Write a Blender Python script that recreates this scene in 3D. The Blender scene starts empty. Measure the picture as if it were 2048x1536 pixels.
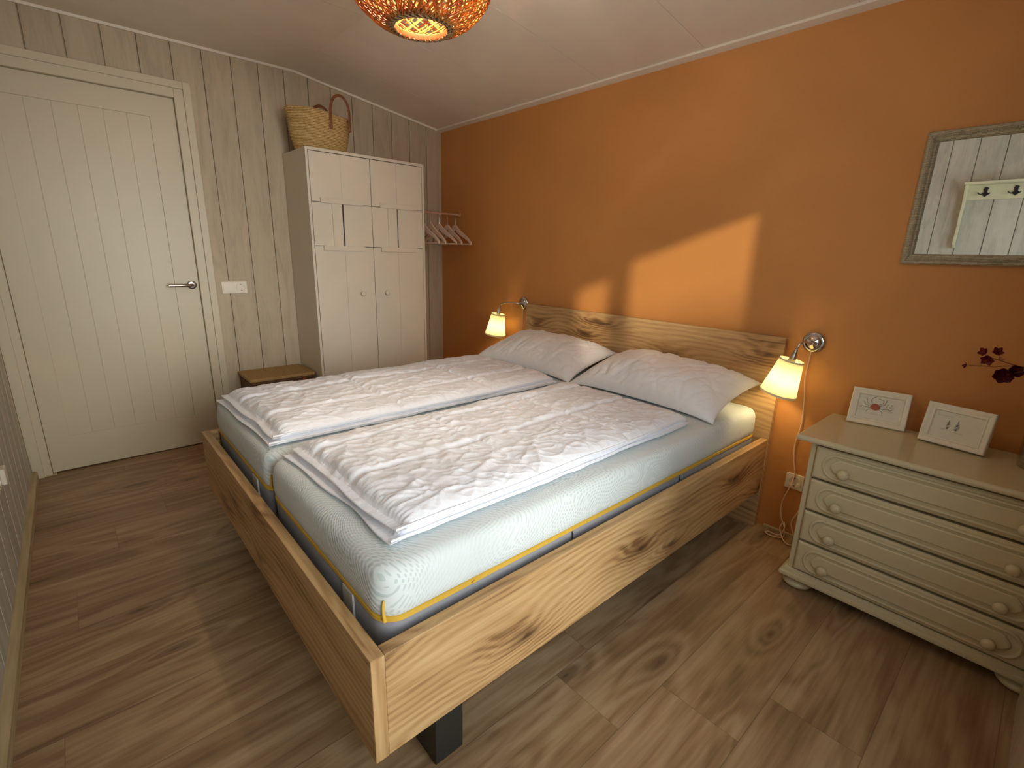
import bpy, bmesh, math, random
from math import sin, cos, pi, radians, sqrt
from mathutils import Vector, Matrix, Euler, noise

random.seed(7)
SC = bpy.context.scene
COL = SC.collection

# ------------------------------------------------------------------ camera
cd = bpy.data.cameras.new('camera'); cam = bpy.data.objects.new('camera', cd); COL.objects.link(cam)
cam.location = (3.6958, -2.4683, 1.3183)
cam.rotation_mode = 'XYZ'
cam.rotation_euler = (1.3076, -0.0259, 0.8439)
cd.sensor_fit = 'HORIZONTAL'; cd.sensor_width = 36.0
cd.lens = 971.09 / 2048 * 36.0
cd.clip_start = 0.02; cd.clip_end = 100
SC.camera = cam

# ------------------------------------------------------------------ light
SUN_DIR = Vector((-1.0, 1.0, -0.355))
w = bpy.data.worlds.new('world'); SC.world = w; w.use_nodes = True
bg = w.node_tree.nodes['Background']
bg.inputs['Color'].default_value = (0.80, 0.90, 1.0, 1); bg.inputs['Strength'].default_value = 0.7
sd = bpy.data.lights.new('sun', 'SUN'); so = bpy.data.objects.new('sun', sd); COL.objects.link(so)
so.rotation_euler = SUN_DIR.to_track_quat('-Z', 'Y').to_euler(); so.location = (6, -5, 4)
sd.energy = 2.1; sd.color = (1.0, 0.80, 0.55); sd.angle = radians(1.7)
# daylight that falls in through the window
ad = bpy.data.lights.new('window_daylight', 'AREA'); ao = bpy.data.objects.new('window_daylight', ad); COL.objects.link(ao)
ad.shape = 'RECTANGLE'; ad.size = 0.95; ad.size_y = 1.25; ad.energy = 11.5; ad.color = (0.86, 0.93, 1.0)
ao.location = (4.06, -1.83, 1.50); ao.rotation_euler = Vector((-1, 0, 0)).to_track_quat('-Z', 'Z').to_euler()

# added fill light far outside, evens out daylight across the room
fd = bpy.data.lights.new('far_fill_light', 'AREA'); fo = bpy.data.objects.new('far_fill_light', fd); COL.objects.link(fo)
fd.shape = 'RECTANGLE'; fd.size = 4.5; fd.size_y = 4.5; fd.energy = 500; fd.color = (1.0, 0.975, 0.93)
fo.location = (11.5, -1.75, 2.2); fo.rotation_euler = Vector((-1, 0, -.04)).to_track_quat('-Z', 'Z').to_euler()

SC.view_settings.view_transform = 'Standard'; SC.view_settings.look = 'None'
SC.view_settings.gamma = 1.0; SC.view_settings.use_curve_mapping = False
SC.view_settings.exposure = 0.62
SC.cycles.use_denoising = True
SC.cycles.max_bounces = 10; SC.cycles.diffuse_bounces = 6; SC.cycles.glossy_bounces = 4
SC.cycles.transmission_bounces = 6; SC.cycles.transparent_max_bounces = 10
SC.cycles.sample_clamp_indirect = 6.0
SC.cycles.caustics_reflective = False; SC.cycles.caustics_refractive = False

# ------------------------------------------------------------------ materials
def s2l(c):
    return tuple(((v / 255) / 12.92 if v / 255 <= 0.04045 else ((v / 255 + 0.055) / 1.055) ** 2.4) for v in c)
class NT:
    def __init__(s, name, rough=0.6, metal=0.0):
        s.m = bpy.data.materials.new(name); s.m.use_nodes = True
        s.t = s.m.node_tree; s.b = s.t.nodes['Principled BSDF']
        s.b.inputs['Roughness'].default_value = rough; s.b.inputs['Metallic'].default_value = metal
    def n(s, typ, **kw):
        nd = s.t.nodes.new(typ)
        for k, v in kw.items():
            if k.startswith('i_'):
                key = k[2:].replace('_', ' ')
                nd.inputs[key].default_value = v
            else: setattr(nd, k, v)
        return nd
    def l(s, a, b): s.t.links.new(a, b)
    def coord(s, scale=(1, 1, 1), loc=(0, 0, 0), rot=(0, 0, 0)):
        tc = s.n('ShaderNodeTexCoord'); mp = s.n('ShaderNodeMapping')
        mp.inputs['Scale'].default_value = scale; mp.inputs['Location'].default_value = loc; mp.inputs['Rotation'].default_value = rot
        s.l(tc.outputs['Object'], mp.inputs['Vector']); return mp.outputs['Vector']
    def noise(s, vec, scale=5, detail=4, rough=0.55, dist=0.0):
        nd = s.n('ShaderNodeTexNoise'); nd.inputs['Scale'].default_value = scale; nd.inputs['Detail'].default_value = detail
        nd.inputs['Roughness'].default_value = rough; nd.inputs['Distortion'].default_value = dist
        if vec is not None: s.l(vec, nd.inputs['Vector'])
        return nd
    def ramp(s, fac, stops):
        r = s.n('ShaderNodeValToRGB'); e = r.color_ramp.elements
        while len(e) < len(stops): e.new(0.5)
        for i, (p, c) in enumerate(stops):
            e[i].position = p; e[i].color = (*c, 1) if len(c) == 3 else c
        s.l(fac, r.inputs['Fac']); return r.outputs['Color']
    def math(s, op, a, b=None, c=None):
        nd = s.n('ShaderNodeMath', operation=op)
        for i, v in enumerate((a, b, c)):
            if v is None: continue
            if isinstance(v, (int, float)): nd.inputs[i].default_value = v
            else: s.l(v, nd.inputs[i])
        return nd.outputs[0]
    def mix(s, fac, a, b, mode='MIX'):
        nd = s.n('ShaderNodeMix', data_type='RGBA', blend_type=mode)
        for sock, v in ((nd.inputs[0], fac), (nd.inputs[6], a), (nd.inputs[7], b)):
            if isinstance(v, (int, float)): sock.default_value = v
            elif isinstance(v, tuple): sock.default_value = (*v, 1)
            else: s.l(v, sock)
        return nd.outputs[2]
    def color(s, c):
        if isinstance(c, tuple): s.b.inputs['Base Color'].default_value = (*c, 1)
        else: s.l(c, s.b.inputs['Base Color'])
    def bump(s, h, strength=0.2, dist=0.01):
        nd = s.n('ShaderNodeBump'); nd.inputs['Strength'].default_value = strength; nd.inputs['Distance'].default_value = dist
        s.l(h, nd.inputs['Height']); s.l(nd.outputs[0], s.b.inputs['Normal'])

def mat_paint(name, col, rough=0.55, var=0.06, bump=0.05, scale=6, bscale=250):
    t = NT(name, rough); v = t.coord()
    n = t.noise(v, scale, 4)
    c2 = tuple(x * (1 - var) for x in col); c1 = tuple(min(1, x * (1 + var)) for x in col)
    t.color(t.ramp(n.outputs['Fac'], [(0.3, c2), (0.7, c1)]))
    if bump: t.bump(t.noise(v, bscale, 3).outputs['Fac'], bump, 0.002)
    return t.m
def mat_plain(name, col, rough=0.5, metal=0.0, spec=None):
    t = NT(name, rough, metal); n = t.noise(t.coord(), 30, 3)
    t.color(t.ramp(n.outputs['Fac'], [(0.2, tuple(x * .94 for x in col)), (0.8, tuple(min(1, x * 1.04) for x in col))])); return t.m

def mat_planks(name, base, dark, pitch=0.1545, axis='y', off=0.0):
    # whitewashed boards: each board its own tone, streaky grain and pale knots
    t = NT(name, 0.62)
    tc = t.n('ShaderNodeTexCoord'); sp = t.n('ShaderNodeSeparateXYZ'); t.l(tc.outputs['Object'], sp.inputs[0])
    a = sp.outputs['Y' if axis == 'y' else 'X']
    cell = t.math('FLOOR', t.math('DIVIDE', t.math('ADD', a, off), pitch))
    wn = t.n('ShaderNodeTexWhiteNoise', noise_dimensions='1D'); t.l(cell, wn.inputs['W'])
    cb = t.n('ShaderNodeCombineXYZ'); t.l(t.math('MULTIPLY', a, 9.0), cb.inputs[0])
    t.l(t.math('ADD', t.math('MULTIPLY', sp.outputs['Z'], 1.1), t.math('MULTIPLY', wn.outputs['Value'], 37.0)), cb.inputs[1]); t.l(cell, cb.inputs[2])
    g = t.noise(cb.outputs[0], 2.2, 6, 0.62, 0.8)
    g2 = t.noise(cb.outputs[0], 14, 3, 0.6)
    f = t.math('ADD', t.math('MULTIPLY', g.outputs['Fac'], 0.75), t.math('MULTIPLY', g2.outputs['Fac'], 0.25))
    col = t.ramp(f, [(0.30, dark), (0.52, base), (0.75, tuple(min(1, x * 1.1) for x in base))])
    tone = t.math('ADD', t.math('MULTIPLY', wn.outputs['Value'], 0.10), 0.93)
    cc = t.n('ShaderNodeCombineColor'); [t.l(tone, cc.inputs[i]) for i in range(3)]
    t.color(t.mix(1.0, col, cc.outputs[0], 'MULTIPLY'))
    t.bump(f, 0.25, 0.002)
    return t.m

def mat_oak(name, axis, light, mid, dark, knot=1.0, seed=0.0, rough=0.45):
    # board with grain along the axis; growth lines flow around knots
    t = NT(name, rough)
    tc = t.n('ShaderNodeTexCoord'); sp = t.n('ShaderNodeSeparateXYZ'); t.l(tc.outputs['Object'], sp.inputs[0])
    al, ac, dp = {'x': ('X', 'Z', 'Y'), 'y': ('Y', 'Z', 'X'), 'z': ('Z', 'X', 'Y')}[axis]
    A = sp.outputs[al]; B = t.math('ADD', sp.outputs[ac], t.math('MULTIPLY', sp.outputs[dp], 0.7))
    def vec(sa, sb, off=0.0, c=0.0):
        cb = t.n('ShaderNodeCombineXYZ'); t.l(t.math('MULTIPLY_ADD', A, sa, seed + off), cb.inputs[0]); t.l(t.math('MULTIPLY_ADD', B, sb, seed * 1.3 + off), cb.inputs[1]); cb.inputs[2].default_value = c; return cb.outputs[0]
    warp = t.noise(vec(2.2, 7.0, 3.0), 1.0, 3, 0.55)
    kv = t.n('ShaderNodeVectorMath', operation='ADD'); t.l(vec(1.9, 4.6), kv.inputs[0])
    ws = t.n('ShaderNodeVectorMath', operation='SCALE'); t.l(warp.outputs['Color'], ws.inputs[0]); ws.inputs['Scale'].default_value = 0.55; t.l(ws.outputs[0], kv.inputs[1])
    vor = t.n('ShaderNodeTexVoronoi', feature='F1', voronoi_dimensions='2D'); vor.inputs['Scale'].default_value = 1.0; vor.inputs['Randomness'].default_value = 0.9
    t.l(kv.outputs[0], vor.inputs['Vector']); d = vor.outputs['Distance']
    kn = t.math('POWER', 2.718, t.math('MULTIPLY', t.math('MULTIPLY', d, d), -14.0))
    big = t.noise(vec(0.9, 3.2, 7.0), 1.0, 2, 0.5)
    phase = t.math('ADD', t.math('ADD', t.math('MULTIPLY', B, 240.0), t.math('MULTIPLY', big.outputs['Fac'], 46.0)), t.math('ADD', t.math('MULTIPLY', kn, 15.0 * knot), t.math('MULTIPLY', warp.outputs['Fac'], 7.0)))
    band = t.math('MULTIPLY_ADD', t.math('SINE', phase), 0.5, 0.5)
    fine = t.noise(vec(4.0, 150.0), 1.0, 5, 0.6)
    patch = t.noise(vec(1.3, 8.0, 11.0), 1.0, 4, 0.62)
    amp = t.noise(vec(2.0, 6.0, 21.0), 1.0, 2, 0.5)
    f = t.math('ADD', t.math('MULTIPLY', t.math('MULTIPLY', band, amp.outputs['Fac']), 0.22), t.math('ADD', t.math('MULTIPLY', fine.outputs['Fac'], 0.34), t.math('MULTIPLY', patch.outputs['Fac'], 0.58)))
    f = t.math('SUBTRACT', f, t.math('MULTIPLY', kn, 0.16 * knot))
    c = t.ramp(f, [(0.33, dark), (0.45, mid), (0.62, light)])
    crack = t.noise(vec(14, 40), 1.0, 4, 0.7)
    core = t.math('MULTIPLY', t.math('POWER', 2.718, t.math('MULTIPLY', t.math('MULTIPLY', d, d), -170.0)), t.math('MULTIPLY', t.math('ADD', crack.outputs['Fac'], 0.2), 1.25 * knot))
    cl = t.n('ShaderNodeClamp'); t.l(core, cl.inputs[0])
    c = t.mix(cl.outputs[0], c, tuple(x * 0.35 for x in dark))
    t.color(c); t.bump(f, 0.15, 0.001)
    return t.m

def mat_floor():
    t = NT('oak_laminate', 0.42)
    tc = t.n('ShaderNodeTexCoord'); sp = t.n('ShaderNodeSeparateXYZ'); t.l(tc.outputs['Object'], sp.inputs[0])
    px = t.math('DIVIDE', t.math('SUBTRACT', sp.outputs['X'], 3.105 - 20 * 0.2447), 0.2447)
    row = t.math('FLOOR', px); fx = t.math('FRACT', px)
    wr = t.n('ShaderNodeTexWhiteNoise', noise_dimensions='1D'); t.l(row, wr.inputs['W'])
    py = t.math('DIVIDE', t.math('ADD', sp.outputs['Y'], t.math('MULTIPLY', wr.outputs['Value'], 3.3)), 1.25)
    col = t.math('FLOOR', py); fy = t.math('FRACT', py)
    idn = t.math('ADD', t.math('MULTIPLY', row, 7.31), t.math('MULTIPLY', col, 3.17))
    w2 = t.n('ShaderNodeTexWhiteNoise', noise_dimensions='1D'); t.l(idn, w2.inputs['W'])
    cb = t.n('ShaderNodeCombineXYZ')
    t.l(t.math('MULTIPLY', sp.outputs['X'], 3.0), cb.inputs[0]); t.l(t.math('MULTIPLY', sp.outputs['Y'], 0.5), cb.inputs[1])
    t.l(t.math('MULTIPLY', w2.outputs['Value'], 50.0), cb.inputs[2])
    big = t.noise(cb.outputs[0], 1.3, 3, 0.55, 0.6)
    vor = t.n('ShaderNodeTexVoronoi', voronoi_dimensions='2D'); vor.inputs['Scale'].default_value = 0.8
    kx = t.n('ShaderNodeCombineXYZ'); t.l(t.math('MULTIPLY_ADD', sp.outputs['X'], 3.6, t.math('MULTIPLY', w2.outputs['Value'], 31.0)), kx.inputs[0]); t.l(t.math('MULTIPLY_ADD', sp.outputs['Y'], 1.15, t.math('MULTIPLY', big.outputs['Fac'], 0.5)), kx.inputs[1]); t.l(kx.outputs[0], vor.inputs['Vector'])
    kn = t.math('POWER', t.math('MAXIMUM', t.math('SUBTRACT', 1.0, t.math('MULTIPLY', vor.outputs['Distance'], 3.6)), 0.0), 2.0)
    ph = t.math('ADD', t.math('MULTIPLY', big.outputs['Fac'], 22.0), t.math('MULTIPLY', kn, 8.0))
    band = t.math('MULTIPLY_ADD', t.math('SINE', t.math('MULTIPLY', ph, 2.0)), 0.5, 0.5)
    c2 = t.n('ShaderNodeCombineXYZ'); t.l(t.math('MULTIPLY', sp.outputs['X'], 45.0), c2.inputs[0]); t.l(t.math('MULTIPLY', sp.outputs['Y'], 1.6), c2.inputs[1]); t.l(t.math('MULTIPLY', w2.outputs['Value'], 50.0), c2.inputs[2])
    fine = t.noise(c2.outputs[0], 1.5, 5, 0.62)
    med = t.noise(cb.outputs[0], 2.6, 4, 0.6, 0.5)
    f = t.math('ADD', t.math('ADD', t.math('MULTIPLY', band, 0.13), t.math('MULTIPLY', fine.outputs['Fac'], 0.42)), t.math('MULTIPLY', med.outputs['Fac'], 0.45))
    c = t.ramp(f, [(0.27, s2l((104, 78, 52))), (0.45, s2l((146, 116, 84))), (0.60, s2l((168, 141, 108))), (0.80, s2l((186, 160, 128)))])
    tone = t.math('ADD', t.math('MULTIPLY', w2.outputs['Value'], 0.12), 0.94)
    cc = t.n('ShaderNodeCombineColor'); [t.l(tone, cc.inputs[i]) for i in range(3)]
    c = t.mix(1.0, c, cc.outputs[0], 'MULTIPLY')
    k2 = t.n('ShaderNodeClamp'); t.l(t.math('MULTIPLY', t.math('POWER', kn, 2.5), 0.9), k2.inputs[0])
    c = t.mix(k2.outputs[0], c, s2l((78, 56, 38)))
    e1 = t.math('LESS_THAN', t.math('MINIMUM', fx, t.math('SUBTRACT', 1.0, fx)), 0.006)
    e2 = t.math('LESS_THAN', fy, 0.0016)
    e = t.math('MAXIMUM', e1, e2)
    c = t.mix(t.math('MULTIPLY', e, 0.45), c, s2l((80, 60, 42)))
    t.color(c)
    h = t.math('SUBTRACT', f, e); t.bump(h, 0.12, 0.0015)
    return t.m

def mat_fabric(name, col, rough=0.8, wr=0.35, wscale=14, weave=True):
    t = NT(name, rough); v = t.coord()
    n = t.noise(v, wscale, 6, 0.6, 1.2)
    t.color(t.ramp(n.outputs['Fac'], [(0.3, tuple(x * .96 for x in col)), (0.7, col)]))
    t.b.inputs['Sheen Weight'].default_value = 0.15
    t.bump(n.outputs['Fac'], wr, 0.006); return t.m

def mat_mattress():
    t = NT('mattress_knit', 0.85)
    tc = t.n('ShaderNodeTexCoord')
    sp = t.n('ShaderNodeSeparateXYZ'); t.l(tc.outputs['Object'], sp.inputs[0])
    # dots laid out in rows that swirl in places
    a = t.math('ADD', sp.outputs['Y'], 0.0)
    b = t.math('ADD', sp.outputs['Z'], sp.outputs['X'])
    big = t.noise(tc.outputs['Object'], 3.2, 1, 0.4)
    sw = t.math('MULTIPLY', t.math('SUBTRACT', big.outputs['Fac'], 0.5), 0.55)
    a2 = t.math('ADD', a, t.math('MULTIPLY', sw, 0.9)); b2 = t.math('ADD', b, sw)
    d = t.math('MULTIPLY', t.math('SINE', t.math('MULTIPLY', a2, 420.0)), t.math('SINE', t.math('MULTIPLY', b2, 420.0)))
    zone = t.noise(tc.outputs['Object'], 4.0, 1, 0.4)
    amt = t.math('MULTIPLY_ADD', zone.outputs['Fac'], 1.6, -0.35)
    cl = t.n('ShaderNodeClamp'); t.l(amt, cl.inputs[0])
    dot = t.math('MULTIPLY', t.math('GREATER_THAN', d, 0.32), cl.outputs[0])
    t.color(t.mix(t.math('MULTIPLY', dot, 0.75), (0.68, 0.725, 0.73), (0.36, 0.45, 0.46)))
    t.bump(t.math('MULTIPLY', d, 0.5), 0.35, 0.002)
    return t.m

def mat_weave(name, c1, c2, trans=0.0, sc=(1, 1, 1), freq=90, rough=0.7):
    t = NT(name, rough); v = t.coord(sc)
    wv = t.n('ShaderNodeTexWave', bands_direction='Z'); wv.inputs['Scale'].default_value = freq / 6.28; wv.inputs['Distortion'].default_value = 1.5
    wv.inputs['Detail'].default_value = 2; wv.inputs['Detail Scale'].default_value = 4
    t.l(v, wv.inputs['Vector']); n = t.noise(v, 60, 3, 0.7)
    f = t.math('ADD', t.math('MULTIPLY', wv.outputs['Fac'], 0.4), t.math('MULTIPLY', n.outputs['Fac'], 0.6))
    t.color(t.ramp(f, [(0.25, c1), (0.7, c2)])); t.bump(f, 0.5, 0.004); return t.m

def mat_translucent(name, col, col2, tw=0.6, rough=0.6, nscale=25):
    t = NT(name, rough)
    out = t.t.nodes['Material Output']
    n = t.noise(t.coord(), nscale, 2)
    c = t.ramp(n.outputs['Fac'], [(0.35, col), (0.65, col2)])
    t.l(c, t.b.inputs['Base Color'])
    tr = t.n('ShaderNodeBsdfTranslucent'); t.l(c, tr.inputs['Color'])
    mx = t.n('ShaderNodeMixShader'); mx.inputs[0].default_value = tw
    t.l(t.b.outputs[0], mx.inputs[1]); t.l(tr.outputs[0], mx.inputs[2]); t.l(mx.outputs[0], out.inputs['Surface'])
    return t.m

def mat_emit(name, col, st):
    t = NT(name); t.b.inputs['Emission Color'].default_value = (*col, 1); t.b.inputs['Emission Strength'].default_value = st
    t.color(col); return t.m

def mat_pane(name, tint=(0.97, 0.99, 0.98), refl=0.08):
    t = NT(name); out = t.t.nodes['Material Output']
    tr = t.n('ShaderNodeBsdfTransparent'); tr.inputs['Color'].default_value = (*tint, 1)
    gl = t.n('ShaderNodeBsdfGlossy'); gl.inputs['Roughness'].default_value = 0.02
    fr = t.n('ShaderNodeLayerWeight'); fr.inputs['Blend'].default_value = 0.35
    mx = t.n('ShaderNodeMixShader'); t.l(t.math('MULTIPLY_ADD', t.math('POWER', fr.outputs['Facing'], 3.0), 0.6, refl - 0.04), mx.inputs[0]); t.l(tr.outputs[0], mx.inputs[1]); t.l(gl.outputs[0], mx.inputs[2])
    t.l(mx.outputs[0], out.inputs['Surface']); return t.m

M = {}
M['floor'] = mat_floor()
M['orange'] = mat_paint('terracotta_paint', s2l((200, 138, 76)), 0.62, 0.03, 0.10, 3, 180)
M['planks'] = mat_planks('whitewashed_boards', s2l((188, 172, 147)), s2l((170, 154, 130)), 0.1545, 'y', 0.141)
M['planks_x'] = mat_planks('whitewashed_boards_grey', s2l((196, 190, 178)), s2l((172, 165, 152)), 0.157, 'x', -2.881)
M['ceiling'] = mat_paint('ceiling_panel', s2l((232, 222, 208)), 0.8, 0.02, 0.15, 8, 300)
M['white_paint'] = mat_paint('cream_white_paint', s2l((202, 190, 164)), 0.4, 0.015, 0.02, 5, 200)
M['wardrobe'] = mat_paint('cream_lacquer', s2l((218, 208, 190)), 0.42, 0.02, 0.03, 5, 150)
M['wardrobe_side'] = mat_paint('cream_lacquer_side', s2l((205, 196, 178)), 0.45, 0.02, 0.02, 5, 150)
M['dresser'] = mat_paint('olive_cream_gloss', s2l((208, 196, 162)), 0.27, 0.015, 0.02, 5, 60)
M['dark'] = mat_plain('dark_gap', (0.012, 0.012, 0.03), 0.8)
M['gap_brown'] = mat_plain('dark_brown_seam', (0.03, 0.02, 0.012), 0.9)  # very dark brown for the mattress side seams
OL, OM, OD = s2l((204, 170, 122)), s2l((178, 140, 94)), s2l((122, 88, 56))
M['oak_x'] = mat_oak('oak_board_wide', 'x', OL, OM, OD, 1.0, 3.3)
M['oak_x2'] = mat_oak('oak_footboard', 'x', OL, OM, OD, 0.6, 8.1)
M['oak_y'] = mat_oak('oak_board_long', 'y', OL, OM, OD, 1.0, 5.9)
M['oak_z'] = mat_oak('oak_edge', 'z', OL, OM, OD, 0.0, 2.2)
M['black_metal'] = mat_plain('black_powder_coat', (0.018, 0.019, 0.017), 0.38)
M['mattress'] = mat_mattress()
M['yellow'] = mat_plain('yellow_zip_tape', s2l((208, 166, 58)), 0.6)
M['grey_fabric'] = mat_fabric('grey_felt', s2l((140, 140, 146)), 0.9, 0.3, 160)
M['label'] = mat_plain('label_cloth', s2l((190, 188, 184)), 0.8)
M['duvet'] = mat_fabric('white_quilt_cotton', (0.89, 0.90, 0.965), 0.5, 0.5, 22)
M['pillow'] = mat_fabric('white_pillow_cotton', (0.91, 0.92, 0.965), 0.5, 0.45, 12)
M['chrome'] = mat_plain('polished_chrome', (0.62, 0.58, 0.54), 0.09, 1.0)
M['steel'] = mat_plain('brushed_steel', (0.42, 0.38, 0.35), 0.28, 1.0)
M['shade'] = mat_translucent('pleated_shade', (0.80, 0.77, 0.46), (0.82, 0.79, 0.50), 0.27, 0.8)
M['shade_rim'] = mat_translucent('shade_binding', (0.85, 0.78, 0.60), (0.88, 0.80, 0.62), 0.25, 0.8)
M['cord'] = mat_plain('white_cord', s2l((232, 205, 175)), 0.5)
M['plastic'] = mat_plain('white_plastic', s2l((228, 218, 198)), 0.35)
M['plastic_grey'] = mat_plain('plastic_shadow', s2l((70, 60, 48)), 0.6)
M['bamboo'] = mat_translucent('amber_bamboo', s2l((160, 74, 24)), s2l((214, 142, 56)), 0.26, 0.5, 14)
M['bamboo_in'] = mat_translucent('pale_bamboo', s2l((160, 96, 30)), s2l((180, 114, 44)), 0.12, 0.5, 9)
M['bamboo_band'] = mat_translucent('orange_bamboo_band', s2l((130, 70, 16)), s2l((142, 80, 24)), 0.08, 0.6, 9)
M['bamboo_rim'] = mat_weave('braided_bamboo_rim', s2l((84, 60, 32)), s2l((164, 130, 86)), freq=260)
M['bulb'] = mat_emit('warm_bulb', (1.0, 0.70, 0.35), 8)
M['bulb_small'] = mat_emit('warm_small_bulb', (1.0, 0.78, 0.42), 6)
M['basket'] = mat_weave('palm_weave', s2l((146, 112, 60)), s2l((212, 182, 122)), freq=230)
M['leather'] = mat_plain('tan_leather', s2l((128, 72, 34)), 0.55)
M['wicker_top'] = mat_weave('seagrass_top', s2l((150, 116, 66)), s2l((196, 160, 106)), sc=(1, 1, 1), freq=400)
M['wicker'] = mat_weave('brown_reed', s2l((62, 36, 22)), s2l((140, 96, 64)), freq=120)
M['hanger'] = mat_plain('white_hanger_lacquer', s2l((232, 205, 184)), 0.4)
M['rod'] = mat_plain('pale_rod', s2l((196, 150, 122)), 0.45)
M['silver_frame'] = mat_weave('silver_beaded_frame', s2l((132, 122, 100)), s2l((206, 196, 170)), freq=500, rough=0.32)
M['silver_frame'].node_tree.nodes['Principled BSDF'].inputs['Metallic'].default_value = 0.3
M['mirror'] = mat_plain('mirror_silver', (0.86, 0.90, 0.87), 0.01, 1.0)
M['rack'] = mat_paint('aged_cream_paint', s2l((214, 208, 176)), 0.5, 0.08, 0.1, 12, 80)
M['iron'] = mat_plain('black_cast_iron', (0.015, 0.01, 0.018), 0.5)
M['frame_white'] = mat_paint('chalk_white_frame', s2l((236, 230, 212)), 0.6, 0.03, 0.1, 20, 120)
M['print'] = mat_paint('ivory_print', s2l((226, 222, 204)), 0.5, 0.02, 0.0, 10)
M['crab'] = mat_paint('rust_ink', s2l((176, 92, 62)), 0.6, 0.25, 0.0, 200)
M['ink'] = mat_plain('grey_ink', s2l((92, 78, 60)), 0.7)
M['glass'] = mat_pane('clear_vase_glass', (0.93, 0.95, 0.92), 0.16)
M['pane'] = mat_pane('window_glass')
M['petal'] = mat_translucent('plum_petal', s2l((120, 28, 40)), s2l((160, 60, 62)), 0.4, 0.45, 60)
M['petal_dark'] = mat_translucent('dark_red_petal', s2l((84, 8, 18)), s2l((120, 18, 28)), 0.25, 0.5, 60)
M['petal_pale'] = mat_translucent('blush_petal', s2l((214, 150, 110)), s2l((226, 170, 130)), 0.3, 0.5, 60)
M['twig'] = mat_plain('brown_twig', s2l((110, 62, 40)), 0.7)
M['pale_wood'] = mat_oak('pale_skirting', 'x', s2l((196, 178, 140)), s2l((176, 156, 118)), s2l((146, 124, 90)), 0.2, 1.0)

# ------------------------------------------------------------------ mesh helpers
def new(): return bmesh.new()
def merge(bm, tmp):
    me = bpy.data.meshes.new('t'); tmp.to_mesh(me); tmp.free(); bm.from_mesh(me); bpy.data.meshes.remove(me)
def box(bm, x0, x1, y0, y1, z0, z1, bev=0.0, seg=2, mat4=None):
    t = bmesh.new(); bmesh.ops.create_cube(t, size=1)
    for v in t.verts:
        v.co = Vector(((x0 + x1) / 2 + v.co.x * (x1 - x0), (y0 + y1) / 2 + v.co.y * (y1 - y0), (z0 + z1) / 2 + v.co.z * (z1 - z0)))
    if bev > 0: bmesh.ops.bevel(t, geom=t.edges[:], offset=bev, segments=seg, profile=0.5, affect='EDGES')
    if mat4 is not None: bmesh.ops.transform(t, matrix=mat4, verts=t.verts[:])
    merge(bm, t); return bm
def prism(bm, poly, axis, a0, a1, bev=0.0, seg=2, mat4=None):
    """poly: 2D outline; axis: extrude axis. x:(y,z) y:(x,z) z:(x,y)"""
    t = bmesh.new()
    def P(p, a): return {'x': (a, p[0], p[1]), 'y': (p[0], a, p[1]), 'z': (p[0], p[1], a)}[axis]
    A = [t.verts.new(P(p, a0)) for p in poly]; B = [t.verts.new(P(p, a1)) for p in poly]
    n = len(poly); t.faces.new(A); t.faces.new(B[::-1])
    for i in range(n): t.faces.new((A[i], B[i], B[(i + 1) % n], A[(i + 1) % n]))
    bmesh.ops.recalc_face_normals(t, faces=t.faces[:])
    if bev > 0: bmesh.ops.bevel(t, geom=t.edges[:], offset=bev, segments=seg, profile=0.5, affect='EDGES')
    if mat4 is not None: bmesh.ops.transform(t, matrix=mat4, verts=t.verts[:])
    merge(bm, t); return bm
def tube(bm, pts, r, seg=8, closed=False, cap=True, flat=1.0):
    pts = [Vector(p) for p in pts]; n = len(pts); rings = []
    rr = r if isinstance(r, (list, tuple)) else [r] * n
    up = Vector((0, 0, 1)); prev = None
    for i, p in enumerate(pts):
        if closed: d = pts[(i + 1) % n] - pts[i - 1]
        else: d = pts[min(i + 1, n - 1)] - pts[max(i - 1, 0)]
        d.normalize()
        if prev is None:
            a = up if abs(d.dot(up)) < 0.9 else Vector((1, 0, 0)); s = d.cross(a).normalized()
        else:
            s = prev - d * prev.dot(d); s.normalize()
        prev = s; u = s.cross(d).normalized()
        rings.append([bm.verts.new(p + s * (rr[i] * cos(2 * pi * k / seg)) + u * (rr[i] * flat * sin(2 * pi * k / seg))) for k in range(seg)])
    for i in range(n if closed else n - 1):
        A, B = rings[i], rings[(i + 1) % n]
        for k in range(seg):
            try: bm.faces.new((A[k], A[(k + 1) % seg], B[(k + 1) % seg], B[k]))
            except ValueError: pass
    if cap and not closed:
        bm.faces.new(rings[0][::-1]); bm.faces.new(rings[-1])
    return bm
def lathe(bm, prof, seg=32, mat4=None, cap=True, fr=None):
    """prof: (r, z) list, around local z. fr(angle)->radius factor"""
    t = bmesh.new(); rings = []
    for r, z in prof:
        rings.append([t.verts.new((r * (fr(2 * pi * k / seg) if fr else 1) * cos(2 * pi * k / seg), r * (fr(2 * pi * k / seg) if fr else 1) * sin(2 * pi * k / seg), z)) for k in range(seg)])
    for A, B in zip(rings, rings[1:]):
        for k in range(seg): t.faces.new((A[k], A[(k + 1) % seg], B[(k + 1) % seg], B[k]))
    if cap: t.faces.new(rings[0][::-1]); t.faces.new(rings[-1])
    bmesh.ops.recalc_face_normals(t, faces=t.faces[:])
    if mat4 is not None: bmesh.ops.transform(t, matrix=mat4, verts=t.verts[:])
    merge(bm, t); return bm
def rrect(x0, x1, y0, y1, r, inset, n=6):
    x0 += inset; x1 -= inset; y0 += inset; y1 -= inset; r = max(r - inset, 0.002); P = []
    for cx, cy, a0 in ((x1 - r, y1 - r, 0), (x0 + r, y1 - r, 90), (x0 + r, y0 + r, 180), (x1 - r, y0 + r, 270)):
        for k in range(n + 1):
            a = radians(a0 + 90 * k / n); P.append((cx + r * cos(a), cy + r * sin(a)))
    return P
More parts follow.
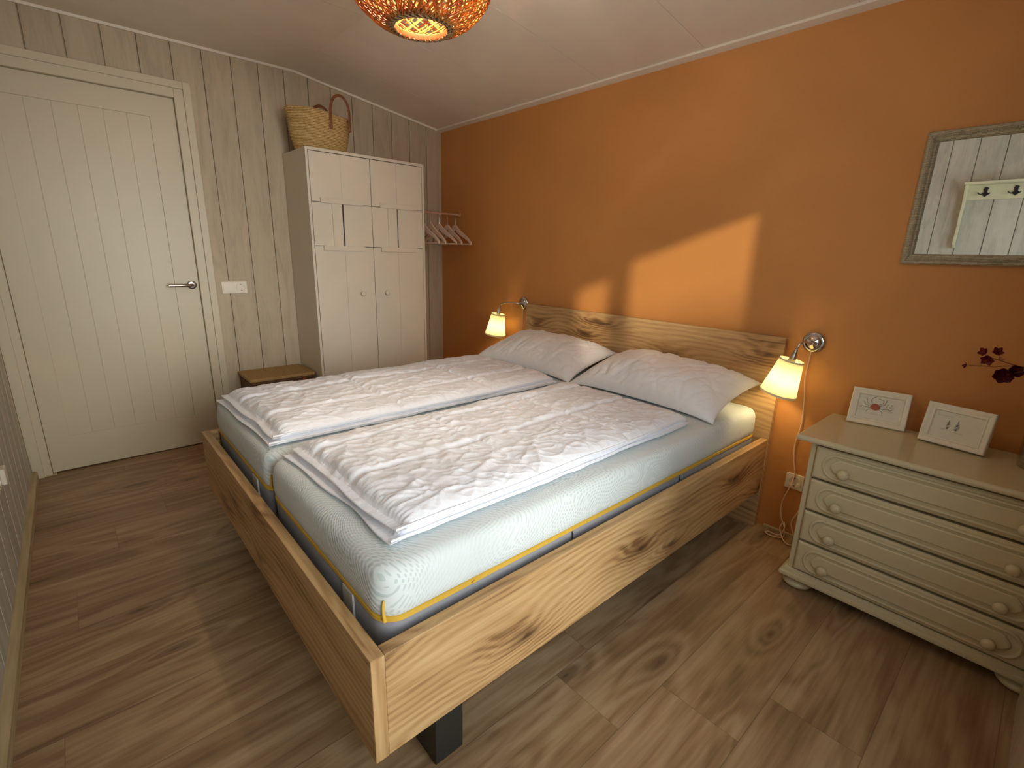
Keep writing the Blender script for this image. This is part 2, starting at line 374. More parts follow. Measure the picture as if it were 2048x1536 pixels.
def loft(bm, x0, x1, y0, y1, r, prof, n=6, dens=0.0, warp=None):
    """stack of rounded rectangles, prof = (inset, z); dens subdivides straight runs"""
    t = bmesh.new(); rings = []
    for ins, z in prof:
        P = rrect(x0, x1, y0, y1, r, ins, n)
        if dens:
            Q = []
            for i, p in enumerate(P):
                q = P[(i + 1) % len(P)]; Q.append(p); m = int(math.dist(rrect(x0, x1, y0, y1, r, 0, n)[i], rrect(x0, x1, y0, y1, r, 0, n)[(i + 1) % len(P)]) / dens)
                for k in range(1, m): Q.append((p[0] + (q[0] - p[0]) * k / m, p[1] + (q[1] - p[1]) * k / m))
            P = Q
        rings.append([t.verts.new((p[0], p[1], z)) for p in P])
    for A, B in zip(rings, rings[1:]):
        m = len(A)
        for k in range(m): t.faces.new((A[k], A[(k + 1) % m], B[(k + 1) % m], B[k]))
    t.faces.new(rings[0][::-1]); t.faces.new(rings[-1])
    if warp:
        for v in t.verts: v.co = warp(v.co)
    bmesh.ops.recalc_face_normals(t, faces=t.faces[:])
    merge(bm, t); return bm

def wloc(o):
    v = Vector((0, 0, 0))
    while o is not None: v += Vector(o.location); o = o.parent
    return v
def obj(name, bm, m, parent=None, smooth=False, loc=None):
    """link a bmesh given in world coordinates as one mesh object"""
    me = bpy.data.meshes.new(name)
    base = wloc(parent) + (Vector(loc) if loc is not None else Vector((0, 0, 0)))
    for v in bm.verts: v.co -= base
    bm.to_mesh(me); bm.free()
    me.materials.append(m)
    if smooth:
        for p in me.polygons: p.use_smooth = True
        if smooth != 'all':
            try: me.set_sharp_from_angle(angle=radians(smooth if smooth is not True else 40))
            except Exception: pass
    o = bpy.data.objects.new(name, me); COL.objects.link(o)
    if parent is not None: o.parent = parent
    if loc is not None: o.location = loc
    return o
def thing(name, label, cat, loc=(0, 0, 0), group=None):
    o = bpy.data.objects.new(name, None); COL.objects.link(o); o.location = loc; o.empty_display_size = 0.1
    o['label'] = label; o['category'] = cat
    if group: o['group'] = group
    return o
def tag(o, label, cat, group=None):
    o['label'] = label; o['category'] = cat
    if group: o['group'] = group
    return o
def structure(name, bm, m, parent=None, smooth=False):
    o = obj(name, bm, m, parent, smooth)
    if parent is None: o['kind'] = 'structure'
    return o
def part_label(o, s): o['label'] = s; return o

# ------------------------------------------------------------------ room shell
W = 2.80; RX = 3.865; KY = 1.16
def cz(y): return 2.272 + 0.150 * min(abs(y), KY)
bm = new(); box(bm, -0.25, 4.15, -3.0, 0.12, -0.10, 0.0); structure('floor', bm, M['floor'])

# ceiling: sloping panels towards the terracotta wall, level further in; panel joints every 0.62 m
bm = new()
def ceil_profile():
    P = []; xs = [-0.12]
    j = 0.45
    while j < 4.1: xs.append(j); j += 0.6225
    xs.append(4.15)
    return xs
xs = ceil_profile()
for a, b in zip(xs, xs[1:]):
    g = 0.0012
    a2, b2 = a + g, b - g
    prism(bm, [(0.12, cz(0) - 0.018), (0.0, cz(0)), (-KY, cz(KY)), (-2.95, cz(KY)), (-2.95, cz(KY) + 0.1), (0.12, cz(KY) + 0.1)], 'x', a2, b2)
box(bm, -0.12, 4.15, -2.95, 0.12, cz(KY) + 0.09, cz(KY) + 0.2)
for x in xs[1:-1]:
    prism(bm, [(0.1, cz(0) + 0.004), (0.0, cz(0) + 0.004), (-KY, cz(KY) + 0.004), (-2.95, cz(KY) + 0.004), (-2.95, cz(KY) + 0.09), (0.1, cz(KY) + 0.09)], 'x', x - 0.004, x + 0.004)
structure('ceiling', bm, M['ceiling'])

bm = new(); box(bm, -0.1, 4.15, 0.0, 0.1, 0.0, cz(0)); structure('wall_back', bm, M['orange'])

# board wall with V joints (door wall); opening for the door
def board_profile(c0, c1, joints, g=0.0035, dep=0.011):
    """outline points (a, depth) along a wall from c0 to c1"""
    P = [(c0, 0.0)]
    for j in sorted(joints, reverse=c0 > c1):
        if min(c0, c1) + g < j < max(c0, c1) - g:
            s = 1 if c1 > c0 else -1
            P += [(j - s * g, 0.0), (j - s * g * .4, -dep), (j + s * g * .4, -dep), (j + s * g, 0.0)]
    P.append((c1, 0.0)); return P
JY = [-0.141 - 0.1545 * k for k in range(19)]
bm = new()
def boards_y(c0, c1, z0, ztop):
    t = bmesh.new(); prof = board_profile(c0, c1, JY)
    A = [t.verts.new((d, a, z0)) for a, d in prof]; B = [t.verts.new((d, a, ztop(a))) for a, d in prof]
    for i in range(len(A) - 1): t.faces.new((A[i], A[i + 1], B[i + 1], B[i]))
    C = [t.verts.new((-0.1, c1, z0)), t.verts.new((-0.1, c0, z0))]; D = [t.verts.new((-0.1, c1, ztop(c1))), t.verts.new((-0.1, c0, ztop(c0)))]
    t.faces.new((A[-1], C[0], D[0], B[-1])); t.faces.new((C[0], C[1], D[1], D[0])); t.faces.new((C[1], A[0], B[0], D[1]))
    t.faces.new(A + C); t.faces.new((B + D)[::-1])
    bmesh.ops.recalc_face_normals(t, faces=t.faces[:]); merge(bm, t)
boards_y(0.0, -KY, 0, lambda y: cz(y)); boards_y(-KY, -1.815, 0, lambda y: cz(y)); boards_y(-1.815, -W, 2.185, lambda y: cz(y))
box(bm, -0.16, -0.10, -2.95, -1.7, 0, 2.4)  # backing added behind the door so no outside light leaks under it
structure('wall_left', bm, M['planks'])

# near wall behind the foot of the bed (seen at a grazing angle and in the mirror)
bm = new(); JX = [2.881 + 0.157 * k for k in range(-18, 7)]
t = bmesh.new(); prof = board_profile(0.0, 4.15, JX)
A = [t.verts.new((a, -W + d, 0)) for a, d in prof]; B = [t.verts.new((a, -W + d, cz(KY))) for a, d in prof]
for i in range(len(A) - 1): t.faces.new((A[i], A[i + 1], B[i + 1], B[i]))
C = [t.verts.new((4.15, -W - 0.1, 0)), t.verts.new((0, -W - 0.1, 0))]; D = [t.verts.new((4.15, -W - 0.1, cz(KY))), t.verts.new((0, -W - 0.1, cz(KY)))]
t.faces.new((A[-1], C[0], D[0], B[-1])); t.faces.new((C[0], C[1], D[1], D[0])); t.faces.new((C[1], A[0], B[0], D[1])); t.faces.new(A + C); t.faces.new((B + D)[::-1])
bmesh.ops.recalc_face_normals(t, faces=t.faces[:]); merge(bm, t)
structure('wall_front', bm, M['planks_x'])

# right wall: window wall standing proud of the niche that holds the chest of drawers
WY0, WY1, WZ0, WZ1 = -2.50, -1.15, 0.12, 2.04
bm = new(); X2 = 3.985
box(bm, RX, X2 + 0.1, -W, WY0, 0, 2.45); box(bm, RX, X2 + 0.1, WY1, -0.46, 0, 2.36)
box(bm, RX, X2 + 0.1, WY0, WY1, 0, WZ0); box(bm, RX, X2 + 0.1, WY0, WY1, WZ1, 2.45)
box(bm, X2, X2 + 0.1, -0.46, 0.0, 0, 2.28)
structure('wall_right', bm, M['planks'])
# window: frame, mullion, opening sash
win = bpy.data.objects.new('window_1', None); COL.objects.link(win); win.location = (3.9, -1.83, 0.12); win['kind'] = 'structure'
fx0, fx1 = RX, RX + 0.07
bm = new()
box(bm, fx0, fx1, WY0, -2.435, WZ0, WZ1, .003); box(bm, fx0, fx1, -1.21, WY1, WZ0, WZ1, .003)
box(bm, fx0, fx1, -2.435, -1.21, 1.977, WZ1, .003); box(bm, fx0, fx1, -2.435, -1.21, WZ0, 0.20, .003)
box(bm, fx0, fx1, -2.054, -1.954, 0.20, 1.977, .003)
obj('window_frame', bm, M['white_paint'], win)
bm = new(); box(bm, fx0 + .01, fx1, -2.435, -2.054, 1.923, 1.977, .003); box(bm, fx0 + .01, fx1, -2.435, -2.054, 0.20, 0.27, .003); obj('sash_rail', bm, M['white_paint'], win)
bm = new(); box(bm, fx0 + .03, fx0 + .036, -2.435, -2.054, 0.27, 1.923); box(bm, fx0 + .03, fx0 + .036, -1.954, -1.21, 0.20, 1.977); obj('pane', bm, M['pane'], win)
bm = new(); box(bm, RX - 0.012, RX, -2.50, -1.15, 0.085, 0.119, .002); obj('window_sill', bm, M['white_paint'], win)

# unseen slab added outside to keep the low sun off the bed
bm = new(); box(bm, 12.0, 12.1, -18.0, 4.0, 0, 4.39); structure('sun_blocker', bm, M['planks'])

# skirtings and cornices
bm = new(); prism(bm, [(-W, 0), (-W + 0.025, 0), (-W + 0.025, 0.045), (-W + 0.018, 0.055), (-W, 0.055)], 'x', 0.035, RX, .001); structure('baseboard_front', bm, M['pale_wood'])
bm = new(); box(bm, 0.02, 1.12, -0.012, 0, 0, 0.016, .002); box(bm, 2.92, 3.98, -0.012, 0, 0, 0.016, .002); structure('baseboard_back', bm, M['pale_wood'])
bm = new(); box(bm, 0, 0.012, -1.76, -1.28, 0, 0.016, .002); structure('baseboard_left', bm, M['pale_wood'])
bm = new(); prism(bm, [(0, cz(0) - 0.012), (-0.045, cz(.045) - 0.010), (-0.045, cz(.045) + 0.004), (0, cz(0) + .004)], 'x', 0.0, 3.98, .001); structure('trim_1', bm, M['ceiling'])
bm = new()
prism(bm, [(-0.045, cz(.045) - .014), (-KY, cz(KY) - .014), (-W, cz(KY) - .014), (-W, cz(KY) + .002), (-KY, cz(KY) + .002), (-0.045, cz(.045) + .002)], 'x', 0.0, 0.012, .001)
structure('trim_2', bm, M['ceiling'])

# ------------------------------------------------------------------ door
door = bpy.data.objects.new('door_1', None); COL.objects.link(door); door.location = (0, -2.28, 0); door['kind'] = 'structure'
bm = new()
y0, y1, zt = -2.797, -1.766, 2.232
box(bm, 0.0, 0.022, y0, y0 + .045, 0, zt, .003); box(bm, 0.0, 0.022, y1 - .04, y1, 0, zt, .003); box(bm, 0.0, 0.022, y0 + .045, y1 - .04, zt - .04, zt, .003)
box(bm, -0.06, 0.010, y0 + .042, -2.717, 0, zt - .04, .002); box(bm, -0.06, 0.010, -1.853, y1 - .037, 0, zt - .04, .002); box(bm, -0.06, 0.010, -2.717, -1.853, 2.142, zt - .037, .002)
obj('door_frame', bm, M['white_paint'], door)
bm = new()
Y0, Y1, Z0, Z1 = -2.7158, -1.8542, 0.008, 2.1408; PY0, PY1, PZ0, PZ1 = -2.613, -1.982, 0.213, 2.025
xf = -0.020
box(bm, -0.05, xf, Y0, PY0, Z0, Z1, .0015); box(bm, -0.05, xf, PY1, Y1, Z0, Z1, .0015)
box(bm, -0.05, xf, PY0 - .002, PY1 + .002, Z0, PZ0, .0015); box(bm, -0.05, xf, PY0 - .002, PY1 + .002, PZ1, Z1, .0015)
leaf = obj('door_leaf', bm, M['white_paint'], door)
t = bmesh.new(); prof = board_profile(PY0, PY1, [PY0 + (PY1 - PY0) * k / 6 for k in range(1, 6)], 0.0018, 0.0025)
A = [t.verts.new((xf - 0.007 + d, a, PZ0)) for a, d in prof]; B = [t.verts.new((xf - 0.007 + d, a, PZ1)) for a, d in prof]
for i in range(len(A) - 1): t.faces.new((A[i], A[i + 1], B[i + 1], B[i]))
C = [t.verts.new((-.04, PY1, PZ0)), t.verts.new((-.04, PY0, PZ0))]; D = [t.verts.new((-.04, PY1, PZ1)), t.verts.new((-.04, PY0, PZ1))]
t.faces.new((A[-1], C[0], D[0], B[-1])); t.faces.new((C[0], C[1], D[1], D[0])); t.faces.new((C[1], A[0], B[0], D[1])); t.faces.new(A + C); t.faces.new((B + D)[::-1])
bmesh.ops.recalc_face_normals(t, faces=t.faces[:])
obj('door_panel', t, M['white_paint'], door)
bm = new()
RX90 = Matrix.Rotation(radians(90), 4, 'Y')
lathe(bm, [(.026, 0), (.026, .006), (.022, .009), (.012, .009)], 28, Matrix.Translation((xf, -1.893, 1.07)) @ RX90)
tube(bm, [(xf, -1.893, 1.07), (xf + .035, -1.893, 1.07), (xf + .046, -1.897, 1.07), (xf + .052, -1.910, 1.07), (xf + .053, -1.95, 1.07), (xf + .053, -2.022, 1.07)], .0095, 14)
obj('door_handle', bm, M['steel'], door, True)
bm = new(); box(bm, -.06, 0.012, -2.745, -2.70, 0.0, 0.0075, .001); obj('threshold_block', bm, M['pale_wood'], door)

# ------------------------------------------------------------------ switches and sockets
def socket_face(t, M4, nm='socket_insert'):
    bm = new(); lathe(bm, [(.030, 0.0), (.030, .0035), (.022, .0035), (.0205, -.004), (.0, -.004)], 36, M4, cap=False); f = obj(nm, bm, M['plastic'], t, True)
    bm = new()
    for s in (-1, 1): lathe(bm, [(.0028, -.0036), (.0028, -.0028), (0, -.0028)], 12, M4 @ Matrix.Translation((0, s * .0095, 0)), cap=False)
    for s in (-1, 1): box(bm, s * .019 - .0015, s * .019 + .0015, -.003, .003, -.0036, .0036, mat4=M4)
    obj('socket_hole', bm, M['plastic_grey'], f)
t = thing('light_switch', 'white double wall plate with a rocker switch and a power socket, between door and wardrobe', 'light switch', (0, -1.656, 1.048))
bm = new(); box(bm, 0.0, .008, -1.732, -1.580, 1.010, 1.088, .003); obj('plate', bm, M['plastic'], t)
bm = new(); prism(bm, [(0.008, 1.022), (0.0125, 1.022), (0.0105, 1.076), (0.008, 1.076)], 'y', -1.722, -1.666, .0008); obj('rocker', bm, M['plastic'], t)
socket_face(t, Matrix.Translation((.0078, -1.617, 1.049)) @ RX90)
t = thing('power_socket', 'white square power socket on the orange wall between the headboard and the chest of drawers', 'power socket', (3.02, 0, .29))
bm = new(); box(bm, 2.980, 3.060, -.009, 0, .249, .327, .003); obj('plate', bm, M['plastic'], t)
RYB = Matrix.Rotation(radians(90), 4, 'X') @ Matrix.Rotation(radians(90), 4, 'Z')
socket_face(t, Matrix.Translation((3.020, -.0088, .288)) @ RYB)
t = thing('power_socket', 'white power socket low on the grey board wall at the left edge of the photo', 'power socket', (1.13, -2.8, .43))
bm = new(); box(bm, 1.05, 1.205, -2.80, -2.788, .392, .468, .003); obj('plate', bm, M['plastic'], t)
bm = new(); box(bm, 1.06, 1.12, -2.788, -2.772, .398, .462, .004); obj('plug', bm, M['plastic'], t)
socket_face(t, Matrix.Translation((1.165, -2.789, .43)) @ Matrix.Rotation(radians(-90), 4, 'X') @ Matrix.Rotation(radians(90), 4, 'Z'))

# ------------------------------------------------------------------ wardrobe
wd = thing('wardrobe', 'tall cream two-door wardrobe with small round knobs in the corner', 'wardrobe', (.21, -.852, 0))
a, b, hw, dw = -1.273, -.432, 1.921, .418
bm = new()
box(bm, .006, dw, a, a + .016, 0, hw - .001, .0015); box(bm, .006, dw, b - .016, b, 0, hw - .001, .0015)
box(bm, .006, dw, a + .012, b - .012, hw - .018, hw, .0015); box(bm, .006, .012, a + .01, b - .01, 0.02, hw - .01)
box(bm, .012, dw - .03, a + .014, b - .014, .06, .078); box(bm, dw - .04, dw - .022, a + .014, b - .014, 0, .07)
obj('cabinet_body', bm, M['wardrobe'], wd)
for (d0, d1, ky, r0, r1, v0, v1, s0, s1) in ((a + .019, -.8515, -.948, -1.200, -.917, -1.128, -1.062, -1.061, -1.048), (-.8475, b - .019, -.764, -.791, -.508, -.732, -.663, -.662, -.650)):
    bm = new(); z0, z1 = .075, hw - .022
    cy = (s0 + s1) / 2
    # door slab in two boards with a fine joint and an open slot
    box(bm, dw - .018, dw - .001, d0, cy - .0006, z0, 1.335, .0008); box(bm, dw - .018, dw - .001, cy + .0002, d1, z0, 1.335, .0008)
    box(bm, dw - .018, dw - .001, d0, cy - .0006, 1.60, z1, .0008); box(bm, dw - .018, dw - .001, cy + .0002, d1, 1.60, z1, .0008)
    box(bm, dw - .018, dw - .001, d0, s0, 1.33, 1.605, .0008); box(bm, dw - .018, dw - .001, s1, d1, 1.33, 1.605, .0008)
    dr = obj('door', bm, M['wardrobe'], wd)
    for zz in (1.304, 1.598):
        bm = new(); box(bm, dw - .001, dw + .014, r0, r1, zz, zz + .032, .002); obj('batten', bm, M['wardrobe'], dr)
    bm = new(); box(bm, dw - .001, dw + .008, v0, v1, 1.3355, 1.5985, .001); obj('slat', bm, M['wardrobe'], dr)
    bm = new(); box(bm, dw - .017, dw - .012, s0 - .004, s1 + .004, 1.325, 1.61); part_label(obj('slot_backing', bm, M['dark'], dr), 'dark narrow slot')
    bm = new(); lathe(bm, [(.007, -.001), (.007, .010), (.014, .013), (.0175, .018), (.0175, .023), (.014, .0275), (.006, .029)], 24, Matrix.Translation((dw, ky, 1.017)) @ RX90)
    obj('knob', bm, M['wardrobe'], dr, 60)

# ------------------------------------------------------------------ straw basket on wardrobe
bk = thing('straw_basket', 'woven palm-leaf basket with tan leather handles on top of the wardrobe', 'basket', (.22, -1.09, hw))
bm = new(); NS, NZ = 120, 66; rings = []
def bprof(zt, ang):
    # outward flare with height, rim rises at the two ends
    e = abs(cos(ang))
    rim = .228 - .014 * cos(ang) - .010 * math.exp(-(cos(ang) - .25) ** 2 / .05)
    z = zt * rim
    rx = .085 + .050 * zt ** .8; ry = .155 + .050 * zt ** .7
    rib = .0062 * abs(sin(zt * pi * 13)) + .0018 * sin(ang * 90 + zt * 60)
    sx = rx + rib; sy = ry + rib
    n = noise.noise(Vector((cos(ang) * 1.5, sin(ang) * 1.5, zt * 2))) * .012 * zt
    return sx + n, sy + n, z
for layer in (0, 1):
    rg = []
    for j in range(NZ + 1):
        zt = j / NZ
        row = []
        for k in range(NS):
            an = 2 * pi * k / NS; sx, sy, z = bprof(zt, an)
            if layer: sx -= .009; sy -= .009; z = max(z, .006) - (0.0)
            row.append(bm.verts.new((.22 + sx * sin(an), -1.095 + sy * cos(an), hw + z + .001)))
        rg.append(row)
    rings.append(rg)
for layer, rg in enumerate(rings):
    for A, B in zip(rg, rg[1:]):
        for k in range(NS):
            f = (A[k], A[(k + 1) % NS], B[(k + 1) % NS], B[k]); bm.faces.new(f if layer else f[::-1])
    bm.faces.new(rg[0][::-1] if layer else rg[0])
for k in range(NS):
    A, B = rings[0][-1], rings[1][-1]; bm.faces.new((A[k], A[(k + 1) % NS], B[(k + 1) % NS], B[k]))
bmesh.ops.recalc_face_normals(bm, faces=bm.faces[:])
obj('basket_body', bm, M['basket'], bk, 'all')
for (xo, yc, top, lean) in ((.135, -1.012, .115, .01), (-.118, -1.03, .10, .0)):
    bm = new(); pts = []
    hwid = .062
    for k in range(25):
        f = k / 24; 
        if f < .2: y = -hwid; z = hw + .135 + (f / .2) * .085
        elif f > .8: y = hwid; z = hw + .135 + ((1 - f) / .2) * .085
        else:
            an = pi - (f - .2) / .6 * pi; y = hwid * cos(an) * (1 + .1 * sin(an)); z = hw + .22 + sin(an) * top
        pts.append((.22 + xo + (.012 if f < .12 or f > .88 else 0.004) * (1 if xo > 0 else -1) + lean * sin(f * pi), yc + y, z))
    tube(bm, pts, .0085, 8, flat=.45); obj('handle', bm, M['leather'], bk, True)
bm = new()
rimpts = [(.22 + (bprof(1, 2 * pi * k / 60)[0] - .004) * sin(2 * pi * k / 60), -1.095 + (bprof(1, 2 * pi * k / 60)[1] - .004) * cos(2 * pi * k / 60), hw + bprof(1, 2 * pi * k / 60)[2]) for k in range(60)]
tube(bm, rimpts, .006, 8, closed=True); obj('rim', bm, M['basket'], bk, True)

# ------------------------------------------------------------------ wicker chest by the wardrobe
wb = thing('wicker_chest', 'low brown wicker chest with a flat straw lid beside the wardrobe', 'chest', (.175, -1.495, 0))
bm = new(); box(bm, .022, .318, -1.690, -1.300, 0.0, .462, .003); obj('chest_body', bm, M['wicker'], wb)
bm = new()
for k in range(60):
    y = -1.688 + k * .0066
    tube(bm, [(.320, y, .01), (.320, y, .455)], .0028, 6)
o = obj('reed_front', bm, M['wicker'], wb, True); o['kind'] = 'stuff'
bm = new(); box(bm, .02, .328, -1.703, -1.290, .462, .484, .004); part_label(obj('lid', bm, M['wicker_top'], wb), 'flat pale straw lid')
bm = new(); box(bm, .319, .330, -1.375, -1.352, .36, .463, .002); obj('strap', bm, M['leather'], wb)

# ------------------------------------------------------------------ clothes rail and hangers
RAX, RAZ = .262, 1.610
cr = thing('clothes_rail', 'short pale rail holding hangers between the wardrobe and the orange wall', 'clothes rail', (RAX, 0, RAZ))
bm = new(); lathe(bm, [(.018, 0), (.017, .006), (.012, .010)], 20, Matrix.Translation((RAX, 0, RAZ)) @ Matrix.Rotation(radians(90), 4, 'X')); obj('wall_flange', bm, M['rod'], cr, True)
bm = new(); tube(bm, [(RAX, -.002, RAZ), (RAX, -.4315, RAZ)], .0075, 12); obj('rod', bm, M['rod'], cr, True)
def make_hanger():
    t = thing('coat_hanger', 'x', 'hanger', (0, -.25, 1.592), 'white coat hangers on the rail')
    # body in the y-z plane; origin on the rail. rail radius .008 -> hook passes over it
    def w(p): return (p[0], p[1] - .25, p[2] + 1.592)
    bm = new(); N = 22; P = []
    def cen(s):   # s 0..1 from the neck to the tip
        y = .216 * s; z = -.096 - .130 * (s ** 1.0) - .006 * sin(pi * s * 2); return y, z
    top = []; bot = []
    for k in range(-N, N + 1):
        s = abs(k) / N; y, z = cen(s); y *= (1 if k >= 0 else -1)
        th = .016 * (1 - s) ** 1.6 + .0095 - .012 * max(0, 1 - s / .09) ** 2
        top.append((y, z + th)); bot.append((y, z - th * (1.0 if s > .12 else .8)))
    t2 = bmesh.new()
    for dx in (0,):
        A = [t2.verts.new(w((-.006, p[0], p[1]))) for p in top]; B = [t2.verts.new(w((-.006, p[0], p[1]))) for p in bot]
        C = [t2.verts.new(w((.006, p[0], p[1]))) for p in top]; D = [t2.verts.new(w((.006, p[0], p[1]))) for p in bot]
        n = len(A)
        for i in range(n - 1):
            t2.faces.new((A[i], A[i + 1], B[i + 1], B[i])); t2.faces.new((C[i], D[i], D[i + 1], C[i + 1]))
            t2.faces.new((A[i], C[i], C[i + 1], A[i + 1])); t2.faces.new((B[i], B[i + 1], D[i + 1], D[i]))
        t2.faces.new((A[0], B[0], D[0], C[0])); t2.faces.new((A[-1], C[-1], D[-1], B[-1]))
    bmesh.ops.recalc_face_normals(t2, faces=t2.faces[:])
    obj('shoulder', t2, M['hanger'], t, 50)
    bm = new(); tube(bm, [w((0, -.214, -.232)), w((0, .214, -.232))], .0055, 10); obj('trouser_bar', bm, M['hanger'], t, True)
    bm = new(); pts = [w((0, 0, -.085)), w((0, 0, -.03)), w((0, -.004, -.012))]
    for k in range(11):
        an = radians(-150 + k * 27); 
        pts.append(w((0, -.0125 * cos(radians(k * 24 - 30)) * 1.0, -.001 + .0125 * sin(radians(k * 24 - 30)))))
    tube(bm, pts, .0016, 6); obj('hook', bm, M['steel'], t, True)
    return t
h0 = make_hanger()
hl = [(-.045, 'white coat hanger closest to the orange wall, rightmost in the photo'),
      (-.122, 'white coat hanger second from the orange wall'),
      (-.200, 'white coat hanger in the middle of the five on the rail'),
      (-.278, 'white coat hanger fourth from the orange wall'),
      (-.350, 'white coat hanger nearest the wardrobe, leftmost and mostly hidden by it')]
for i, (x, lab) in enumerate(hl):
    if i == 0: r = h0
    else:
        r = h0.copy(); COL.objects.link(r)
        for ch in list(h0.children):
            c = ch.copy(); COL.objects.link(c); c.parent = r
    r.location = (RAX, x, RAZ); r['label'] = lab
    r.rotation_euler = (0, 0, radians(-90 + [0, -3, 4, -2, 2][i]))

# ------------------------------------------------------------------ bed frame
x0, x1, L, hb, hbb, th = 1.150, 2.886, 2.12, .4756, .1947, .033
bed = thing('bed_frame', 'wide oak-look double bed frame with tall headboard and black feet', 'bed', (2.018, -1.08, 0))
bm = new(); box(bm, x0, x1, -L, -L + th, hbb, hb, .0015); fb = obj('footboard', bm, M['oak_x2'], bed)
bm = new(); box(bm, x1, x1 + .0008, -L + .0006, -L + th - .0006, hbb + .0006, hb - .0006); obj('edge_band', bm, M['oak_z'], fb)
bm = new(); box(bm, x1 - th, x1, -L + th + .0005, -.052, hbb, hb, .0015); obj('side_rail', bm, M['oak_y'], bed)
bm = new(); box(bm, x0, x0 + th, -L + th + .0005, -.052, hbb, hb, .0015); obj('side_rail', bm, M['oak_y'], bed)
bm = new(); box(bm, x0 - .005, x1 + .003, -.051, -.018, 0.0, .974, .0015); obj('headboard', bm, M['oak_x'], bed)
bm = new()
for k in range(14): box(bm, x0 + th + .002, x1 - th - .002, -2.03 + k * .145, -1.96 + k * .145, .335, .352, .002)
box(bm, 2.00, 2.04, -2.08, -.06, .27, .335)
obj('slatted_base', bm, M['oak_x2'], bed)
for (lx, ly) in ((2.750, -1.942), (1.186, -1.942)):
    bm = new(); box(bm, lx, lx + .102, ly, ly + .088, 0.0, .34, .003, 3); obj('leg', bm, M['black_metal'], bed)

# ------------------------------------------------------------------ mattresses
def mattress(mx0, mx1, label, seed):
    t = thing('mattress', label, 'mattress', ((mx0 + mx1) / 2, -1.06, .352), 'single mattresses on the bed frame')
    my0, my1 = -2.062, -.06
    def warp(co):
        n = noise.noise(Vector((co.x * 3 + seed, co.y * 3, co.z * 4)))
        k = max(0, min(1, (co.z - .50) / .10))
        return co + Vector((0, 0, .006 * n * k))
    base = [(.012, .353), (.004, .362), (0, .38), (.003, .43), (.002, .478), (.006, .486)]
    cover = [(.004, .5005), (.000, .505), (-.003, .53), (-.003, .56), (-.001, .585), (.002, .600), (.008, .611), (.018, .620), (.032, .6255), (.06, .628), (.12, .630), (.20, .631), (.30, .632)]
    bm = new(); loft(bm, mx0, mx1, my0, my1, .055, base, 6); part_label(obj('mattress_base', bm, M['grey_fabric'], t, 50), 'grey felt lower cover')
    bm = new(); loft(bm, mx0, mx1, my0, my1, .06, cover, 7, 0.06, warp); c = obj('mattress_cover', bm, M['mattress'], t, 'all')
    bm = new(); loft(bm, mx0, mx1, my0, my1, .057, [(.003, .4862), (-.001, .488), (-.001, .498), (.003, .5004)], 7, 0.05,
                     lambda co: co + Vector((0, 0, .0035 * noise.noise(Vector((co.x * 4, co.y * 4, seed)))))); z = part_label(obj('zip_band', bm, M['yellow'], t, 50), 'yellow zip band')
    bm = new()
    pz = (mx1 - .004, my0 + .26, .489) ; tube(bm, [(mx1 + .004, my0 + .25, .494), (mx1 + .007, my0 + .262, .487), (mx1 + .004, my0 + .275, .494), (mx1 + .003, my0 + .262, .499)], .003, 6, closed=True); obj('zip_puller', bm, M['yellow'], z, True)
    bm = new(); 
    tube(bm, [(mx1 - .012, my0 + .012, .494), (mx1 - .014, my0 + .010, .515), (mx1 - .015, my0 + .011, .535), (mx1 - .016, my0 + .013, .550)], [.0045, .0035, .004, .002], 8, flat=.6); part_label(obj('corner_piping', bm, M['yellow'], t, True), 'yellow piping at the corner')
    bm = new()
    box(bm, mx0 + .60, mx0 + .66, my0 - .0035, my0 + .002, .40, .486, .001); obj('label', bm, M['label'], t)
    for yy in (-1.42, -.78):
        bm = new(); box(bm, mx1 + .0005, mx1 + .0025, yy, yy + .003, .44, .487); obj('side_seam', bm, M['gap_brown'], t)
    return t
mattress(1.190, 2.006, 'white mattress with yellow band on the far side of the bed, under the left duvet', 1.0)
mattress(2.016, 2.832, 'white mattress with yellow band on the near right side of the bed', 4.0)

